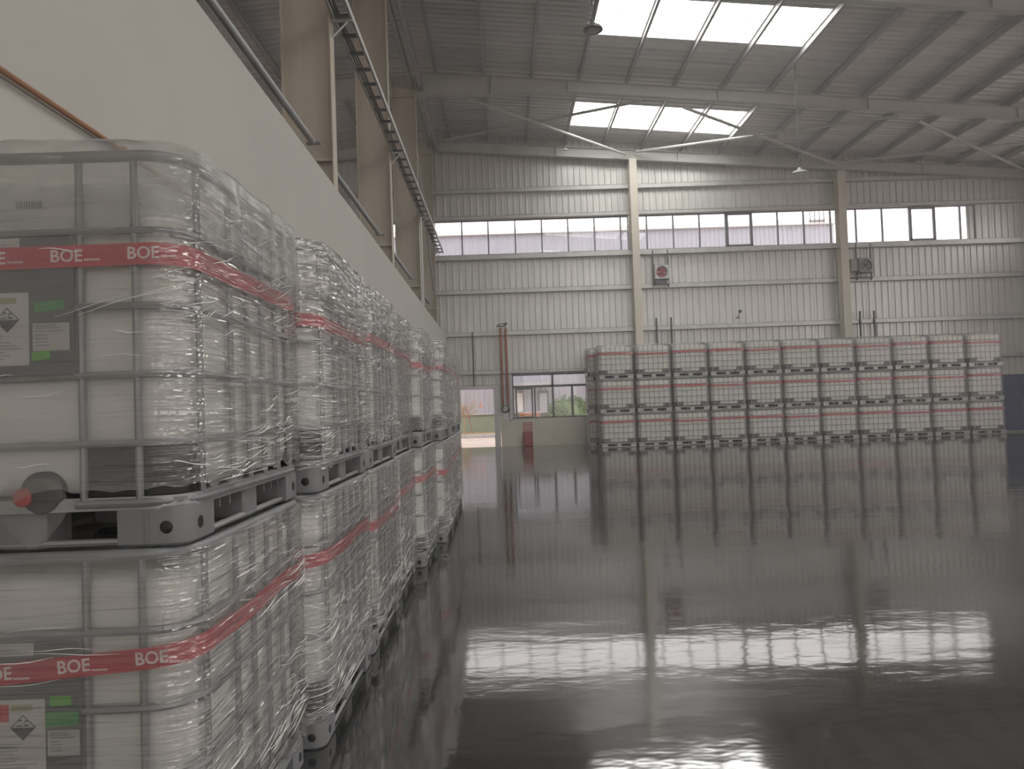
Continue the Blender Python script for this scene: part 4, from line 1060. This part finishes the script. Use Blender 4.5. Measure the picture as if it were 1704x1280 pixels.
# planting strip and kerb
r = empty('planting_strip', (0, 37.5, 0)); tag(r, 'kerbed strip of dry soil across the yard', 'planting bed')
MB().box(-14, 14, -0.1, 2.3, -0.03, 0.16).build('soil', M['soil'], r, smooth=False)
for k in range(28): MB().cbox(-14 + k + 0.005, -13.005 + k, -0.25, -0.1, -0.03, 0.155, 0.015).build('kerb_stone', M['lframe'], r, smooth=False)
# bare young tree with a leaning stake
r = empty('bare_tree', (-2.05, 38.0, 0.165)); tag(r, 'bare young tree with few orange leaves seen through the doorway', 'tree')
rnd = random.Random(11)
MB().tube([(0, 0, 0), (0.02, 0, 0.7), (-0.02, 0, 1.3)], [0.045, 0.04, 0.03], 7).build('trunk', M['twig'], r)
tw = MB(); lv = MB()
for k in range(46):
    a = rnd.uniform(0, 2 * PI); p = Vector((0, 0, rnd.uniform(0.8, 1.35))); d = Vector((math.cos(a), math.sin(a) * 0.6, rnd.uniform(0.2, 0.9)))
    pts = [p]; L_ = rnd.uniform(0.3, 0.55)
    for q in range(3):
        pts.append(pts[-1] + d * L_ * 0.6); d = (d + Vector((rnd.uniform(-.4, .4), rnd.uniform(-.3, .3), rnd.uniform(-.3, .35)))).normalized()
    tw.tube(pts, [0.014, 0.011, 0.008, 0.004], 4)
    if k % 15 == 0:
        e = pts[-1]
        for q in range(3):
            f = Vector((rnd.uniform(-.08, .08), rnd.uniform(-.05, .05), rnd.uniform(-.08, .08))); lv.add([e + f, e + f + Vector((.035, 0, .03)), e + f + Vector((.01, .02, .06)), e + f + Vector((-.03, 0, .035))], [(0, 1, 2, 3)])
for q in range(7):
    f = Vector((0.85 + rnd.uniform(-.14, .14), rnd.uniform(-.1, .1), 1.42 + rnd.uniform(-.14, .16))); lv.add([f, f + Vector((.05, 0, .03)), f + Vector((.02, .02, .08)), f + Vector((-.035, 0, .04))], [(0, 1, 2, 3)])
o = tw.build('twigs', M['twig'], r); o['kind'] = 'stuff'
o = lv.build('leaves', M['dryleaf'], r, fixn=False); o['kind'] = 'stuff'
tag(MB().tube([(-1.9, 37.6, 1.55), (-1.62, 37.6, 0.19)], 0.025, 6).build('tree_stake', M['brown']), 'leaning wooden stake beside the bare young tree', 'stake')
# clipped bush behind the low window
r = empty('clipped_bush', (3.25, 36.0, -0.03)); tag(r, 'rounded green bush seen through the low window', 'bush')
rnd = random.Random(4); lf = MB()
for k in range(2600):
    a = rnd.uniform(0, 2 * PI); cz = rnd.uniform(-0.35, 1.0); rr = rnd.uniform(0.86, 1.04) * (1 + 0.08 * math.sin(3 * a + 5 * cz))
    s = math.sqrt(max(0, 1 - cz * cz)); p = Vector((1.28 * rr * s * math.cos(a), 1.0 * rr * s * math.sin(a), 0.75 + 1.15 * rr * cz))
    if p.z < 0.02: continue
    u = Vector((rnd.uniform(-1, 1), rnd.uniform(-1, 1), rnd.uniform(-1, 1))).normalized(); v = u.orthogonal().normalized() * 0.04; u *= 0.06
    lf.add([p - u, p + v, p + u, p - v], [(0, 1, 2, 3)])
o = lf.build('foliage', M['leaf'], r, smooth=False, fixn=False); o['kind'] = 'stuff'
core = MB(); prof = [(0.0, 0.0)] + [(math.sqrt(max(0, 1 - c * c)), c) for c in (-0.6, -0.2, 0.2, 0.55, 0.8, 0.95, 1.0)]
MB().lathe([(1.05 * q * (1.0), 0.75 + 1.0 * c) if i else (0.5, 0.0) for i, (q, c) in enumerate(prof)], n=18).build('core', M['leaf'], r)
r = empty('brick_planter', (1.35, 35.5, -0.03)); tag(r, 'low terracotta planter beside the clipped bush', 'planter')
MB().cbox(-0.55, 0.35, -0.3, 0.3, 0, 1.12, 0.02).build('planter_wall', M['terracotta'], r, smooth=False)
MB().cbox(-0.6, 0.4, -0.35, 0.35, 1.12, 1.2, 0.015).build('planter_cap', M['terracotta'], r, smooth=False)

# ---- fine bright haze hanging in the hall
hz = bpy.data.materials.new('hall_haze'); hz.use_nodes = True; nt = hz.node_tree; nt.nodes.remove(nt.nodes['Principled BSDF'])
vsn = nt.nodes.new('ShaderNodeVolumeScatter'); vsn.inputs['Color'].default_value = (1.0, 0.985, 0.965, 1); vsn.inputs['Density'].default_value = 0.0048; vsn.inputs['Anisotropy'].default_value = 0.2
nt.links.new(vsn.outputs[0], nt.nodes['Material Output'].inputs['Volume'])
tag(MB().box(XL - 0.4, XR + 0.4, YB - 0.4, YF + 0.3, -0.15, 13.0).build('haze', hz, smooth=False), 'thin pale haze hanging in the air of the hall', kind='stuff')
